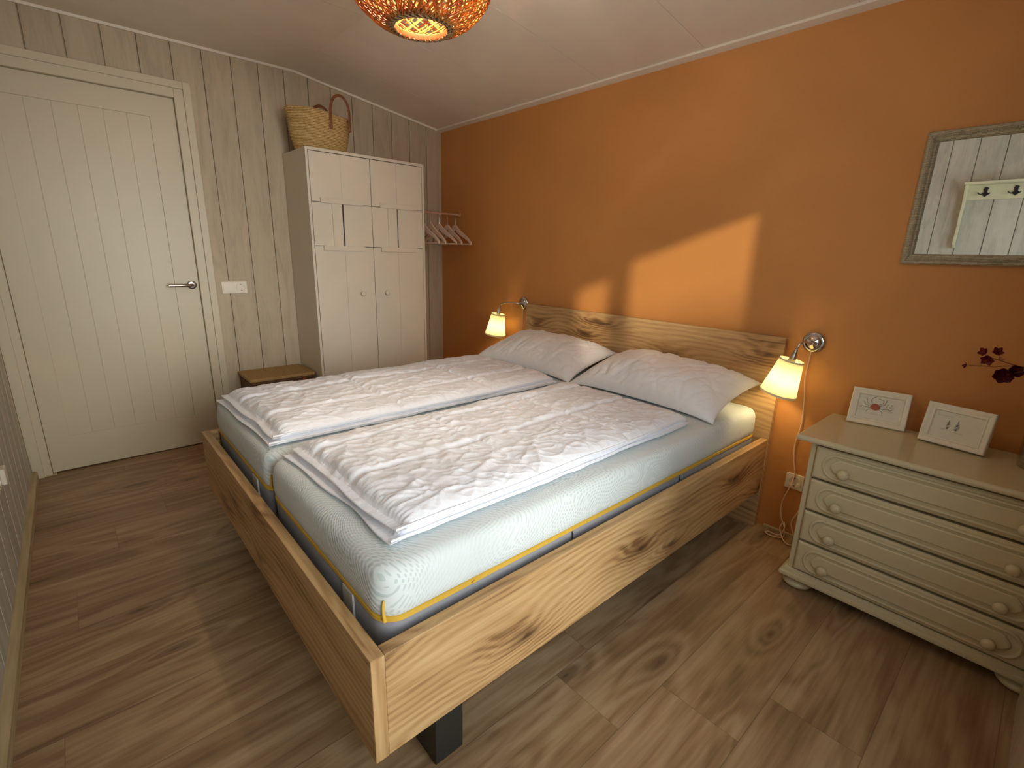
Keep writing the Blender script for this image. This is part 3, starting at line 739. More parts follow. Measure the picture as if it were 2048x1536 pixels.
# ------------------------------------------------------------------ duvets
def ridge(x, y, s, f, sx, sy):
    wx = noise.noise(Vector((x * f * .6 + s, y * f * .6, s))) * .9
    n = noise.noise(Vector((x * f * sx + wx + s * 3, y * f * sy - wx, s)))
    return max(0.0, 1 - abs(n) * 4.6) ** 1.4
def duvet(cx, y0, y1, w, zb, seed, label, rot=0.0, seams=(.22, .6)):
    t = thing('duvet', label, 'duvet', (cx, (y0 + y1) / 2, zb), 'folded duvets on the bed')
    cr_, sr_ = cos(rot), sin(rot)
    for lay in (0, 1):
        bm = new(); NU, NV = 150, 300
        T = (.026, .034)[lay]; zl = zb + (.001, .021)[lay]
        ww = w - (.0, .012)[lay]; ya = y0 + (0.0, .018)[lay]; yb = y1 - (0, .02)[lay]
        top = []; bot = []
        for j in range(NV + 1):
            v = j / NV; 
            rt = []; rb = []
            for i in range(NU + 1):
                u0 = i / NU; u = .5 - .5 * cos(pi * u0); u = .65 * u + .35 * u0
                X = (u - .5) * ww; Y = ya + (yb - ya) * v
                edge_w = .012 * noise.noise(Vector((Y * 3.5, seed + lay, 1.0))) * (abs(2 * u - 1) ** 3) + .006 * noise.noise(Vector((Y * 14, seed + lay, 2.0))) * (abs(2 * u - 1) ** 4)
                X += edge_w * (1 if u > .5 else -1)
                Y += .016 * noise.noise(Vector((X * 4, seed + lay * 5, 3.0))) * (1 - v) ** 6 + .02 * noise.noise(Vector((X * 3, seed + lay * 5, 5.0))) * v ** 6
                Y += (u - .5) * .02 * (1 - v)
                eu = max(0, 1 - abs(2 * u - 1) ** 9) ** .5
                dv = v * (yb - ya)
                ev = min(1.0, max(0, (dv - .028) / .05)); ev = (1 - (1 - ev) ** 2) ** .5
                ev2 = min(1.0, max(0, ((1 - v) * (yb - ya)) / .05)); ev2 = (1 - (1 - ev2) ** 2) ** .5
                q = 1.0
                for s in seams:
                    wob = .012 * noise.noise(Vector((Y * 2, seed, s)))
                    d = abs(u * w - s * w + wob); q = min(q, 1 - .60 * math.exp(-(d / .011) ** 2))
                for s in (.36, .70):
                    d = abs(v - s) * (yb - ya) + .01 * noise.noise(Vector((X * 5, seed, s))); q = min(q, 1 - .28 * math.exp(-(d / .012) ** 2))
                puff = T * eu * ev * ev2 * q
                mask = eu * (0.25 + .75 * ev) * ev2
                wr = 0
                if lay == 1 or u < .1 or u > .9 or v < .08:
                    gx, gy = X + seed, Y
                    ca, sa = .8, .6
                    wr = .0046 * ridge(gx * ca + gy * sa, gy * ca - gx * sa, seed, 5.5, 1.7, .8) + .0040 * ridge(gx + 5, gy, seed + 2, 9, 1.7, .9) + .0036 * ridge(gx * ca - gy * sa, gy * ca + gx * sa, seed + 4, 17, 1.6, .8) + .0016 * ridge(gx, gy, seed + 8, 34, 1, 1)
                    wr += .008 * noise.noise(Vector((gx * 5, gy * 4, seed)))
                # gathers at the foot hem
                wr += .0018 * sin(X * 2 * pi / .015 + 3 * noise.noise(Vector((X * 12, 0, seed)))) * math.exp(-((dv - .035) / .022) ** 2)
                z = zl + .0035 + puff + wr * mask
                bulge = 0
                zbm = zl + .0005
                flo = 0
                if dv < .04 : flo = (.006 if lay else .0) * (1 - dv / .04) * noise.noise(Vector((X * 7, seed, 9)))
                rx = cx + X * cr_ - Y * sr_ * 0; ry = Y + X * sr_
                rt.append(bm.verts.new((rx, ry, z + flo))); rb.append(bm.verts.new((rx - (.004 * (2 * u - 1) ** 15), ry, zbm + flo * .8)))
            top.append(rt); bot.append(rb)
        for j in range(NV):
            for i in range(NU):
                bm.faces.new((top[j][i], top[j][i + 1], top[j + 1][i + 1], top[j + 1][i])); bm.faces.new((bot[j][i], bot[j + 1][i], bot[j + 1][i + 1], bot[j][i + 1]))
        for j in range(NV):
            bm.faces.new((top[j][0], top[j + 1][0], bot[j + 1][0], bot[j][0])); bm.faces.new((top[j][NU], bot[j][NU], bot[j + 1][NU], top[j + 1][NU]))
        for i in range(NU):
            bm.faces.new((top[0][i], bot[0][i], bot[0][i + 1], top[0][i + 1])); bm.faces.new((top[NV][i], top[NV][i + 1], bot[NV][i + 1], bot[NV][i]))
        o = obj(('lower_fold', 'upper_fold')[lay], bm, M['duvet'], t, 'all')
        # stitched hem cord running round the fold
        bm = new(); pts = []
        for j in range(61):
            Y = ya + .01 + (yb - ya - .02) * j / 60
            X = .5 * ww + .010 * noise.noise(Vector((Y * 3.5, seed + lay, 1.0))) - .001
            pts.append((cx + X, Y + X * sr_, zl + .012 + .002 * noise.noise(Vector((Y * 9, seed, 0)))))
        tube(bm, pts, .0035, 6); obj('hem_piping', bm, M['duvet'], o, True)
    return t
duvet(1.590, -2.045, -.56, .715, .634, 2.3, 'rumpled white quilted duvet folded lengthwise on the far left mattress', 0.0, (.30, .72))
duvet(2.405, -2.005, -.60, .70, .634, 7.9, 'rumpled white quilted duvet folded lengthwise on the near right mattress', 0.0, (.17, .56))

# ------------------------------------------------------------------ pillows
def pillow(name_label, c, hx, hy, thick, tilt, rz, seed):
    t = new(); NU, NV = 110, 80; tops = []; bots = []
    MT = Matrix.Translation(c) @ Euler((radians(tilt), 0, radians(rz)), 'XYZ').to_matrix().to_4x4()
    for j in range(NV + 1):
        v = -cos(pi * j / NV) * .75 + (2 * j / NV - 1) * .25; a_ = []; b_ = []
        for i in range(NU + 1):
            u = -cos(pi * i / NU) * .75 + (2 * i / NU - 1) * .25
            X = hx * u * (1 - .075 * (1 - v * v) * abs(u)); Y = hy * v * (1 - .10 * (1 - u * u) * abs(v))
            prof = max(0, (1 - abs(u) ** 2.6)) ** .62 * max(0, (1 - abs(v) ** 2.4)) ** .62
            m = max(0, (1 - u ** 8)) * max(0, (1 - v ** 8))
            gx, gy = X + seed, Y
            # creases running in from the long edges
            wr = -.011 * ridge(gx * .9 + gy * .43, gy * .9 - gx * .43, seed, 5.5, 1.8, .55) * (.45 + .8 * abs(v)) - .009 * ridge(gx * .85 - gy * .5, gy * .85 + gx * .5, seed + 1, 10, 1.8, .6) * (.35 + v * v) - .004 * ridge(gx, gy, seed + 5, 16, 1.6, .7) + .012 * noise.noise(Vector((gx * 4, gy * 4, seed)))
            gather = .0035 * sin(gx * 110 + 4 * noise.noise(Vector((gx * 5, gy * 5, seed)))) * abs(v) ** 4 * m
            zt = thick * prof + wr * min(1, prof * 1.6) * m + gather
            zb = -thick * .34 * prof
            sag = -.012 * (abs(u) ** 6 + abs(v) ** 6)
            a_.append(t.verts.new(MT @ Vector((X, Y, zt + sag + .002)))); b_.append(t.verts.new(MT @ Vector((X, Y, zb + sag - .002))))
        tops.append(a_); bots.append(b_)
    for j in range(NV):
        for i in range(NU):
            t.faces.new((tops[j][i], tops[j][i + 1], tops[j + 1][i + 1], tops[j + 1][i])); t.faces.new((bots[j][i], bots[j + 1][i], bots[j + 1][i + 1], bots[j][i + 1]))
    for j in range(NV):
        t.faces.new((tops[j][0], tops[j + 1][0], bots[j + 1][0], bots[j][0])); t.faces.new((tops[j][NU], bots[j][NU], bots[j + 1][NU], tops[j + 1][NU]))
    for i in range(NU):
        t.faces.new((tops[0][i], bots[0][i], bots[0][i + 1], tops[0][i + 1])); t.faces.new((tops[NV][i], tops[NV][i + 1], bots[NV][i + 1], bots[NV][i]))
    o = obj('pillow', t, M['pillow'], None, 'all', loc=c)
    tag(o, name_label, 'pillow', 'white pillows at the headboard'); return o
pillow('white pillow at the left side of the headboard, below the far wall lamp', (1.562, -.285, .712), .415, .235, .112, 13, 1, 3.1)
pillow('white pillow at the right side of the headboard, nearest the chest of drawers', (2.405, -.285, .712), .415, .235, .112, 13, -1, 9.4)

# ------------------------------------------------------------------ wall lamps
def wall_lamp(px, top, bot, label, cordpts):
    t = thing('wall_lamp', label, 'wall lamp', (px, 0, .965), 'chrome wall lamps beside the headboard')
    RYm = Matrix.Rotation(radians(90), 4, 'X')
    bm = new(); lathe(bm, [(.047, 0), (.047, .006), (.044, .011), (.037, .015), (.034, .0145), (.031, .018), (.022, .024), (.012, .027), (.009, .030), (.009, .036)], 40, Matrix.Translation((px, 0, .965)) @ RYm); obj('wall_plate', bm, M['chrome'], t, 55)
    T = Vector(top); B = Vector(bot); ax = (B - T).normalized()
    neck = T - ax * .045
    p0 = Vector((px, -.030, .965)); p3 = neck
    c1 = p0 + Vector((0.0, -.055, .000)); c2 = neck - ax * .065
    pts = [p0.lerp(p0, 0)]
    for k in range(19):
        s = k / 18; pts.append((1 - s) ** 3 * p0 + 3 * (1 - s) ** 2 * s * c1 + 3 * (1 - s) * s * s * c2 + s ** 3 * p3)
    bm = new(); tube(bm, pts[1:], .0045, 10); obj('arm', bm, M['chrome'], t, True)
    # local frame along the shade axis
    q = Vector((0, 0, -1)).rotation_difference(ax).to_matrix().to_4x4(); MS = Matrix.Translation(T) @ q
    bm = new(); lathe(bm, [(.004, .050), (.008, .044), (.009, .030), (.013, .020), (.015, .004), (.015, -.030), (.012, -.034)], 20, MS); obj('lamp_socket', bm, M['steel'], t, 50)
    h = (B - T).length
    bm = new(); pl = lambda an: 1 + .012 * sin(an * 36)
    lathe(bm, [(.048, 0.0), (.0505, -h * .06), (.057, -h * .3), (.066, -h * .62), (.0745, -h * .90), (.0765, -h)], 216, MS, cap=False, fr=pl)
    sh = obj('lamp_shade', bm, M['shade'], t, 'all')
    for (r, z, hh) in ((.0485, -.004, .008), (.0765, -h + .006, .010)):
        bm = new(); lathe(bm, [(r + .0022, z - hh / 2), (r + .0024, z + hh / 2), (r + .0008, z + hh / 2), (r + .0006, z - hh / 2), (r + .0022, z - hh / 2)], 64, MS, cap=False)
        obj('shade_binding', bm, M['shade_rim'], sh, True)
    bm = new(); tube(bm, [MS @ Vector((.0155 * cos(q * pi / 10), .0155 * sin(q * pi / 10), -.004)) for q in range(20)], .0015, 6, closed=True)
    for k in range(3):
        an = 2 * pi * k / 3; tube(bm, [MS @ Vector((.0145 * cos(an), .0145 * sin(an), -.004)), MS @ Vector((.0475 * cos(an), .0475 * sin(an), -.004))], .001, 6)
    obj('shade_carrier', bm, M['steel'], sh)
    bm = new(); lathe(bm, [(.008, -.034), (.013, -.042), (.017, -.056), (.016, -.068), (.009, -.078), (.002, -.081)], 16, MS); obj('bulb', bm, M['bulb_small'], t, True)
    ld = bpy.data.lights.new('wall_lamp_light', 'POINT'); lo = bpy.data.objects.new('wall_lamp_light', ld); COL.objects.link(lo)
    ld.energy = 1.5; ld.color = (1.0, .76, .40); ld.shadow_soft_size = .018; lo.parent = t
    lo.location = (MS @ Vector((0, 0, -.098))) - Vector(t.location)
    # cord sampled as a smooth curve
    P = [Vector(p) for p in cordpts]; out = []
    for i in range(len(P) - 1):
        pa = P[max(i - 1, 0)]; pb = P[i]; pc = P[i + 1]; pd = P[min(i + 2, len(P) - 1)]
        for k in range(8):
            s = k / 8
            out.append(.5 * ((2 * pb) + (-pa + pc) * s + (2 * pa - 5 * pb + 4 * pc - pd) * s * s + (-pa + 3 * pb - 3 * pc + pd) * s ** 3))
    out.append(P[-1])
    bm = new(); tube(bm, out, .0028, 8); obj('cord', bm, M['cord'], t, True)
    return t
lp1 = wall_lamp(2.990, (2.952, -.125, .893), (2.920, -.135, .730), 'chrome wall lamp with lit pleated shade right of the headboard, above the chest of drawers',
    [(2.988, -.010, .925), (2.984, -.012, .80), (2.996, -.010, .70), (3.004, -.010, .575), (2.994, -.012, .48), (3.003, -.016, .40), (3.018, -.018, .33), (3.008, -.03, .25), (2.990, -.03, .17), (2.998, -.03, .10), (3.025, -.04, .05),
     (3.03, -.06, .012), (2.99, -.085, .010), (2.955, -.075, .010), (2.965, -.055, .010), (3.01, -.06, .014), (3.03, -.06, .06), (3.02, -.05, .085), (3.008, -.05, .05), (3.03, -.07, .016), (3.06, -.10, .010), (3.085, -.09, .010), (3.08, -.05, .02), (3.05, -.04, .09), (3.068, -.03, .16), (3.075, -.02, .22)])
lp2 = wall_lamp(1.067, (.925, -.125, .880), (.905, -.135, .720), 'small chrome wall lamp with lit pleated shade left of the headboard, near the corner',
    [(1.066, -.010, .920), (1.067, -.010, .85), (1.066, -.010, .76), (1.067, -.010, .60), (1.066, -.012, .4), (1.075, -.012, .2), (1.07, -.03, .02)])

# ------------------------------------------------------------------ woven ceiling lamp
LX, LY, LZ = 2.06, -1.45, 2.202
cl = thing('ceiling_lamp', 'round woven bamboo ceiling lamp glowing orange', 'ceiling lamp', (LX, LY, cz(KY)))
A_, C_ = .245, .175
def weave_shell(a, c, r_hole, n, turns, rad, name, m, wob=0.0, flat=.35):
    bm = new(); ph0 = -math.acos(min(1, r_hole / a)); ph1 = math.acos(min(1, .06 / a))
    for s in (-1, 1):
        for k in range(n):
            pts = []
            jit = random.uniform(-.3, .3) / n * 2 * pi
            for j in range(25):
                f = j / 24; ph = ph0 + (ph1 - ph0) * f; an = 2 * pi * k / n + jit + s * turns * 2 * pi * f
                rr = 1 + s * .006 + wob * sin(f * 40 + k)
                pts.append((LX + a * rr * cos(ph) * cos(an), LY + a * rr * cos(ph) * sin(an), LZ + c * rr * sin(ph)))
            tube(bm, pts, rad, 5, flat=flat, cap=False)
    return obj(name, bm, m, cl, 'all')
weave_shell(A_, C_, .105, 54, .34, .0032, 'outer_weave', M['bamboo'], .004, .6)
weave_shell(A_ - .03, C_ - .012, .090, 20, .30, .0055, 'inner_weave', M['bamboo_in'], 0, .4)
bm = new()
zr = LZ - C_ * sqrt(1 - (.105 / A_) ** 2)
for q, (rr, zz) in enumerate(((.094, .0), (.103, .002), (.112, .008), (.099, .010))):
    pts = []
    for k in range(160):
        an = 2 * pi * k / 160; pts.append((LX + (rr + .004 * sin(an * 30 + q * 2)) * cos(an), LY + (rr + .004 * sin(an * 30 + q * 2)) * sin(an), zr + zz + .003 * cos(an * 30 + q * 2)))
    tube(bm, pts, .0045, 6, closed=True)
obj('braided_rim', bm, M['bamboo_rim'], cl, True)
bm = new(); lathe(bm, [(.089, -.004), (.0905, .0), (.0905, .014), (.089, .016), (.087, .014), (.087, 0), (.089, -.004)], 64, Matrix.Translation((LX, LY, zr)), cap=False); obj('inner_band', bm, M['bamboo_band'], cl, True)
bm = new(); lathe(bm, [(.002, -.155), (.018, -.150), (.030, -.130), (.032, -.112), (.022, -.085), (.014, -.070)], 24, Matrix.Translation((LX, LY, cz(KY)))); obj('bulb', bm, M['bulb'], cl, True)
bm = new(); lathe(bm, [(.014, -.072), (.019, -.068), (.019, -.030), (.045, -.022), (.050, -.006), (.050, -.0005)], 28, Matrix.Translation((LX, LY, cz(KY)))); obj('lamp_holder', bm, M['plastic'], cl, True)
ld = bpy.data.lights.new('ceiling_lamp_light', 'POINT'); lo = bpy.data.objects.new('ceiling_lamp_light', ld); COL.objects.link(lo)
ld.energy = 20; ld.color = (1.0, .84, .62); ld.shadow_soft_size = .035; lo.parent = cl; lo.location = (0, 0, -.20)

# ------------------------------------------------------------------ mirror
mr = thing('wall_mirror', 'rectangular mirror in a beaded silver-grey frame on the orange wall', 'mirror', (3.555, 0, 1.56))
mx0, mx1, mz0, mz1 = 3.237, 3.90, 1.318, 1.790
bm = new()
prof = [(0, 0.001), (0, .012), (.006, .019), (.012, .018), (.016, .022), (.023, .022), (.027, .018), (.032, .016), (.038, .010), (.038, .004), (.034, .001)]
corners = [(mx0, mz0, 1, 1), (mx1, mz0, -1, 1), (mx1, mz1, -1, -1), (mx0, mz1, 1, -1)]
R_ = [[bm.verts.new((cx + sx * i, -d, cz_ + sz * i)) for (i, d) in prof] for (cx, cz_, sx, sz) in corners]
for q in range(4):
    A, B = R_[q], R_[(q + 1) % 4]; n = len(prof)
    for k in range(n): bm.faces.new((A[k], A[(k + 1) % n], B[(k + 1) % n], B[k]))
bmesh.ops.recalc_face_normals(bm, faces=bm.faces[:])
fr = obj('mirror_frame', bm, M['silver_frame'], mr, 20)
bm = new()
def bead(x, z):
    for dx, dz, s in ((0, 0, 1),):
        t = bmesh.new(); bmesh.ops.create_icosphere(t, subdivisions=1, radius=.0034); bmesh.ops.translate(t, vec=(x, -.0225, z), verts=t.verts[:]); merge(bm, t)
off = .0195; n = 84
for k in range(n): x = mx0 + off + (mx1 - mx0 - 2 * off) * k / n; bead(x, mz0 + off); bead(x, mz1 - off)
n = 58
for k in range(n): z = mz0 + off + (mz1 - mz0 - 2 * off) * k / n; bead(mx0 + off, z); bead(mx1 - off, z)
o = obj('bead_row', bm, M['silver_frame'], fr, True)
bm = new(); box(bm, mx0 + .034, mx1 - .034, -.006, -.003, mz0 + .034, mz1 - .034); obj('mirror_glass', bm, M['mirror'], mr)

# ------------------------------------------------------------------ coat rack on the near wall (seen in the mirror)
ck = thing('coat_rack', 'cream painted coat rack with black iron hooks, seen in the mirror', 'coat rack', (3.38, -2.8, 1.85))
rx0, rx1 = 3.025, 3.74
bm = new(); box(bm, rx0 + .01, rx1 - .01, -2.798, -2.780, 1.800, 1.905, .002); obj('back_board', bm, M['rack'], ck)
bm = new(); box(bm, rx0 - .008, rx1 + .008, -2.798, -2.690, 1.905, 1.922, .003); obj('shelf', bm, M['rack'], ck)
for xx in (rx0, rx1 - .016):
    bm = new()
    out = [(-2.798, 1.905), (-2.705, 1.905), (-2.703, 1.87), (-2.722, 1.83), (-2.742, 1.80), (-2.748, 1.74), (-2.738, 1.70), (-2.747, 1.64), (-2.762, 1.60), (-2.757, 1.55), (-2.748, 1.52), (-2.752, 1.47), (-2.775, 1.45), (-2.798, 1.445)]
    prism(bm, out, 'x', xx, xx + .016, .0015); obj('side_bracket', bm, M['rack'], ck)
for k in range(4):
    hx = 3.140 + .163 * k
    bm = new()
    prism(bm, [(hx - .016, 1.872), (hx - .006, 1.888), (hx + .008, 1.885), (hx + .016, 1.880), (hx + .010, 1.868), (hx + .010, 1.842), (hx + .020, 1.836), (hx, 1.818), (hx - .016, 1.834), (hx - .009, 1.842), (hx - .010, 1.862)], 'y', -2.780, -2.774, .001)
    hk = obj('hook', bm, M['iron'], ck)
    bm = new()
    tube(bm, [(hx - .008, -2.775, 1.846), (hx - .022, -2.755, 1.834), (hx - .034, -2.742, 1.840), (hx - .040, -2.738, 1.850)], [.005, .004, .004, .003], 8)
    tube(bm, [(hx + .008, -2.775, 1.846), (hx + .022, -2.755, 1.836), (hx + .030, -2.742, 1.843)], [.005, .004, .003], 8)
    obj('hook_arm', bm, M['iron'], hk, True)

# ------------------------------------------------------------------ chest of drawers
dz = thing('chest_of_drawers', 'glossy olive-cream chest of four drawers with round knobs', 'chest of drawers', (3.53, -.21, 0))
bx0, bx1, byf, zt = 3.163, 3.899, -.405, .668
bm = new()
box(bm, bx0, bx0 + .022, byf, -.02, .085, .645, .004); box(bm, bx1 - .022, bx1, byf, -.02, .085, .645, .004)
box(bm, bx0 + .01, bx1 - .01, -.028, -.018, .085, .645); box(bm, bx0 + .02, bx1 - .02, byf + .012, -.028, .638, .646); box(bm, bx0 + .02, bx1 - .02, byf + .012, -.028, .085, .094)
obj('carcass', bm, M['dresser'], dz)
bm = new(); loft(bm, 3.116, 3.944, -.448, -.012, .012, [(.010, .6455), (.003, .6475), (0, .653), (0, .659), (.003, .665), (.008, .668)], 4); obj('dresser_top', bm, M['dresser'], dz, 30)
bm = new(); loft(bm, 3.136, 3.925, -.428, -.015, .010, [(.008, .046), (.001, .049), (0, .056), (.003, .064), (.010, .068), (.012, .078), (.018, .086)], 4); obj('plinth', bm, M['dresser'], dz, 30)
for k, (z0, z1) in enumerate(((.094, .222), (.231, .359), (.368, .496), (.505, .633))):
    dx0, dx1 = 3.188, 3.875; yf = -.420
    bm = new(); box(bm, dx0, dx1, yf + .004, -.06, z0 + .002, z1 - .002, .001)
    loftb = bmesh.new()
    # front with eased edge
    xs_ = [(0, yf + .006), (0, yf + .003), (.005, yf - .002), (.008, yf - .003)]
    rings = []
    for ins, yy in xs_:
        rings.append([loftb.verts.new(p) for p in ((dx0 + ins, yy, z0 + ins), (dx1 - ins, yy, z0 + ins), (dx1 - ins, yy, z1 - ins), (dx0 + ins, yy, z1 - ins))])
    for A, B in zip(rings, rings[1:]):
        for q in range(4): loftb.faces.new((A[q], A[(q + 1) % 4], B[(q + 1) % 4], B[q]))
    loftb.faces.new(rings[-1]); loftb.faces.new(rings[0][::-1]); bmesh.ops.recalc_face_normals(loftb, faces=loftb.faces[:]); merge(bm, loftb)
    dr = obj('drawer', bm, M['dresser'], dz)
    zc = (z0 + z1) / 2; L_ = dx0 + .105; R2 = dx1 - .105; s = yf - .003
    # raised field with shaped ends and routed outer ring
    def ends(o, hgt):
        l = [(.052 - o, .012), (.062 - o * .8, .030 + o * .4), (.078, hgt + o)]
        return l
    hh = .0345
    left = [(dx0 + .085, zc - .028), (dx0 + .068, zc - .022), (dx0 + .056, zc - .004), (dx0 + .058, zc + .010), (dx0 + .068, zc + .022), (dx0 + .075, zc + hh - .004), (dx0 + .085, zc + hh)]
    right = [(dx0 + dx1 - p[0], p[1]) for p in left[::-1]]
    field = left + right
    bm = new(); t = bmesh.new()
    A = [t.verts.new((p[0], s + .002, p[1])) for p in field]; cxm = (dx0 + dx1) / 2
    def shr(p, d):
        return (p[0] + (d if p[0] < cxm else -d), p[1] + (d if p[1] < zc else -d) * min(1, abs(p[1] - zc) / .015))
    B = [t.verts.new((shr(p, .0008)[0], s - .006, shr(p, .0008)[1])) for p in field]; C2 = [t.verts.new((shr(p, .005)[0], s - .0095, shr(p, .005)[1])) for p in field]
    n = len(field)
    for i in range(n): t.faces.new((A[i], A[(i + 1) % n], B[(i + 1) % n], B[i])); t.faces.new((B[i], B[(i + 1) % n], C2[(i + 1) % n], C2[i]))
    t.faces.new(C2); t.faces.new(A[::-1]); bmesh.ops.recalc_face_normals(t, faces=t.faces[:]); merge(bm, t)
    obj('raised_field', bm, M['dresser'], dr, 25)
    # routed outer ring, a half-round bead with rounded ends
    ring = []
    for (cx_, a0, a1) in ((dx0 + .075, 90, 270), (dx1 - .075, 270, 450)):
        for q in range(13):
            an = radians(a0 + (a1 - a0) * q / 12); ring.append((cx_ + .042 * cos(an), s - .0005, zc + .0455 * sin(an)))
    bm = new(); tube(bm, ring, .0062, 8, closed=True); obj('bead_moulding', bm, M['dresser'], dr, True)
    for kx in (L_, R2):
        bm = new(); lathe(bm, [(.009, -.004), (.0085, .010), (.010, .014), (.0165, .018), (.019, .024), (.018, .030), (.012, .035), (.004, .037)], 26, Matrix.Translation((kx, s - .002, zc - .024 + .012)) @ Matrix.Rotation(radians(90), 4, 'X')); obj('knob', bm, M['dresser'], dr, 60)
for (fx, fy) in ((3.200, -.365), (3.862, -.365), (3.200, -.075), (3.862, -.075)):
    bm = new(); lathe(bm, [(.034, 0), (.050, .004), (.057, .013), (.057, .020), (.050, .028), (.040, .031), (.044, .035), (.046, .042), (.042, .0475)], 32, Matrix.Translation((fx, fy, 0))); obj('bun_foot', bm, M['dresser'], dz, 50)

# ------------------------------------------------------------------ framed prints
def picture(label, p0, p1, hgt, lean, depth, kind):
    p0 = Vector(p0); p1 = Vector(p1); d = (p1 - p0); wid = d.length; ang = math.atan2(d.y, d.x)
    Mx = Matrix.Translation(p0) @ Matrix.Rotation(ang, 4, 'Z') @ Matrix.Rotation(-radians(lean), 4, 'X')
    t = thing('picture_frame', label, 'picture frame', tuple(p0), 'small framed prints on the chest of drawers')
    # local: x right, z up, front faces -y
    bm = new(); prof = [(0, 0), (0, -depth), (.003, -depth - .003), (.010, -depth - .002), (.018, -depth + .002), (.020, -depth - .001), (.024, -depth - .001), (.027, -depth + .005), (.027, 0)]
    cs = [(0, 0, 1, 1), (wid, 0, -1, 1), (wid, hgt, -1, -1), (0, hgt, 1, -1)]
    RR = [[bm.verts.new(Mx @ Vector((cx + sx * i, dd, cz_ + sz * i))) for (i, dd) in prof] for (cx, cz_, sx, sz) in cs]
    for q in range(4):
        A, B = RR[q], RR[(q + 1) % 4]; n = len(prof)
        for k in range(n): bm.faces.new((A[k], A[(k + 1) % n], B[(k + 1) % n], B[k]))
    bmesh.ops.recalc_face_normals(bm, faces=bm.faces[:]); obj('frame', bm, M['frame_white'], t)
    bm = new(); yq = -depth + .006
    box(bm, .022, wid - .022, yq, -.001, .022, hgt - .022, mat4=Mx); pr = obj('print', bm, M['print'], t)
    yp = yq - .0006
    def stroke(bm, pts, r): tube(bm, [Mx @ Vector((p[0], yp, p[1])) for p in pts], r, 6, flat=.4)
    bmk = new(); cx, cy = wid * .44, hgt * .52
    def squiggle(x0, x1, z, amp=.0008, n=16):
        stroke(bmk, [(x0 + (x1 - x0) * k / n, z + amp * sin(k * 2.3)) for k in range(n + 1)], .00045)
    if kind == 'crab':
        bm = new(); t2 = bmesh.new(); bmesh.ops.create_uvsphere(t2, u_segments=20, v_segments=12, radius=1); 
        for v in t2.verts: v.co = Mx @ Vector((cx + v.co.x * .0165 * (1 - .12 * v.co.z), yp + v.co.y * .0018, cy + v.co.z * .014))
        merge(bm, t2); part_label(obj('crab_drawing', bm, M['crab'], pr, True), 'rust-coloured crab body')
        legs = []
        for s_ in (-1, 1):
            legs += [[(s_ * .012, .004), (s_ * .024, .012), (s_ * .028, .028)], [(s_ * .013, .001), (s_ * .028, .004), (s_ * .034, .015)], [(s_ * .013, -.004), (s_ * .027, -.004), (s_ * .036, -.002), (s_ * .042, -.006)], [(s_ * .011, -.008), (s_ * .020, -.013), (s_ * .022, -.020)]]
        legs += [[(-.009, .009), (-.015, .020), (-.010, .030), (-.001, .036)], [(.009, .009), (.018, .014), (.020, .026), (.004, .030)]]
        for lg in legs: stroke(bmk, [(cx + a_ * 1.22, cy + b_ * 1.22) for a_, b_ in lg], .0013)
        squiggle(cx - .025, cx + .03, cy - .030); squiggle(cx - .06, cx - .03, cy - .018); squiggle(cx - .045, cx - .038, cy + .032)
        for q in (.016, -.004):
            stroke(bmk, [(cx + .050, cy + q), (cx + .055, cy + q + .001)], .0020); squiggle(cx + .045, cx + .060, cy + q - .006); squiggle(cx + .045, cx + .060, cy + q - .010)
        obj('ink_drawing', bmk, M['ink'], pr)
    else:
        for (ox, s_) in ((-.012, .8), (.014, 1.0)):
            for q in range(7):
                zz = -.014 + q * .005; ww = (.0075 if s_ == 1 else .0052) * (1 - abs(q - 2.2) / 5.5)
                stroke(bmk, [(cx + ox - ww, cy + zz - .002), (cx + ox + ww, cy + zz - .0005)], .0016)
            stroke(bmk, [(cx + ox, cy - .018), (cx + ox, cy + .022 * s_)], .0010)
        squiggle(cx - .050, cx - .005, cy + .030, .0012); squiggle(cx - .030, cx - .018, cy - .020); squiggle(cx - .002, cx + .035, cy - .024)
        obj('ink_drawing', bmk, M['ink'], pr)
    return t
picture('white framed print of a rust-red crab on the chest of drawers', (3.193, -.100, .669), (3.386, -.072, .669), .150, 22, .010, 'crab')
picture('white framed print of two small seashells on the chest of drawers', (3.441, -.120, .669), (3.630, -.150, .669), .150, 14, .026, 'shell')

# ------------------------------------------------------------------ glass vase and blossom spray
vx, vy = 3.758, -.165
vz = thing('glass_vase', 'ribbed clear glass vase at the right end of the chest of drawers', 'vase', (vx, vy, .668))
bm = new(); lathe(bm, [(.0, .669), (.046, .669), (.050, .673), (.052, .70), (.054, .80), (.058, .86), (.0605, .87), (.058, .872), (.0545, .86), (.050, .80), (.048, .70), (.045, .684), (.0, .682)], 96, Matrix.Translation((vx, vy, 0)), cap=False, fr=lambda an: 1 + .010 * sin(an * 24)); obj('vase_body', bm, M['glass'], vz, 'all')
fl = thing('blossom_spray', 'thin branch with dark red and pale pink blossoms reaching left from the vase', 'flowers', (vx, vy, .69))
stem = [(vx + .01, vy + .01, .690), (vx, vy, .80), (vx - .006, vy, .90), (vx - .025, vy + .005, .965), (vx - .07, vy + .01, .992), (vx - .12, vy + .012, 1.000), (vx - .165, vy + .015, 1.010), (vx - .20, vy + .015, 1.020)]
bm = new(); tube(bm, stem, [.003, .0028, .0025, .0022, .002, .0016, .0014, .001], 6)
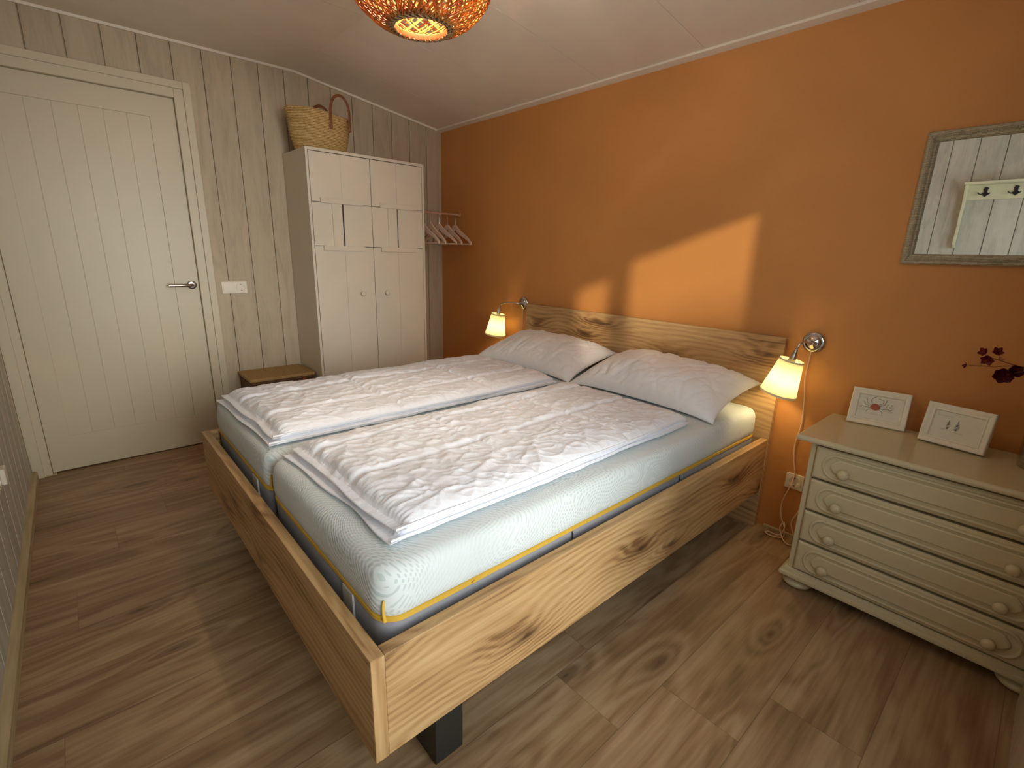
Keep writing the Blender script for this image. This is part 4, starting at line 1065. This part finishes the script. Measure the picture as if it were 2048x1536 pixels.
tube(bm, [stem[5], (vx - .17, vy + .01, .985), (vx - .235, vy + .012, .980)], .001, 5)
tube(bm, [stem[4], (vx - .10, vy, .985), (vx - .135, vy - .005, .968)], .0012, 5); obj('branch', bm, M['twig'], fl, True)
def petals(bm, c, n, r, w, cup, seed, tiltv=(0, -1, 0)):
    rnd = random.Random(seed); q = Vector((0, 0, 1)).rotation_difference(Vector(tiltv).normalized()).to_matrix().to_4x4(); MM = Matrix.Translation(c) @ q
    for k in range(n):
        an = 2 * pi * k / n + rnd.uniform(-.2, .2); t = bmesh.new(); G = []
        for i in range(7):
            f = i / 6; wd_ = w * sin(pi * min(1, f * .92 + .08)) ** .7; row = []
            for j in range(5):
                g = j / 4 * 2 - 1
                p = Vector((f * r, g * wd_, cup * r * f * f + .25 * wd_ * g * g)); row.append(t.verts.new(MM @ Matrix.Rotation(an, 4, 'Z') @ p))
            G.append(row)
        for i in range(6):
            for j in range(4): t.faces.new((G[i][j], G[i + 1][j], G[i + 1][j + 1], G[i][j + 1]))
        bmesh.ops.solidify(t, geom=t.faces[:], thickness=.0008); merge(bm, t)
for (c, n, r, w_, cup, m_, tv, sd_) in (((3.569, -.15, 1.008), 5, .020, .009, .6, 'petal', (-.2, -1, -.3), 1), ((3.556, -.15, 1.030), 4, .017, .008, .7, 'petal', (-.6, -.7, .3), 2), ((3.586, -.15, 1.036), 5, .017, .007, .6, 'petal', (.2, -.8, .5), 3),
        ((3.617, -.16, .963), 7, .028, .014, .45, 'petal_dark', (0, -1, -.1), 4), ((3.640, -.16, .978), 6, .022, .012, .7, 'petal_dark', (.3, -.8, .4), 5), ((3.520, -.15, .978), 3, .013, .006, .9, 'petal', (-1, -.3, 0), 6), ((3.556, -.15, .984), 2, .010, .004, .9, 'petal_pale', (-1, -.5, 0), 7), ((3.600, -.15, 1.012), 3, .010, .005, .9, 'petal_pale', (0, -.7, .7), 8)):
    bm = new(); petals(bm, c, n, r, w_, cup, sd_, tv); obj('blossom', bm, M[m_], fl, 'all')
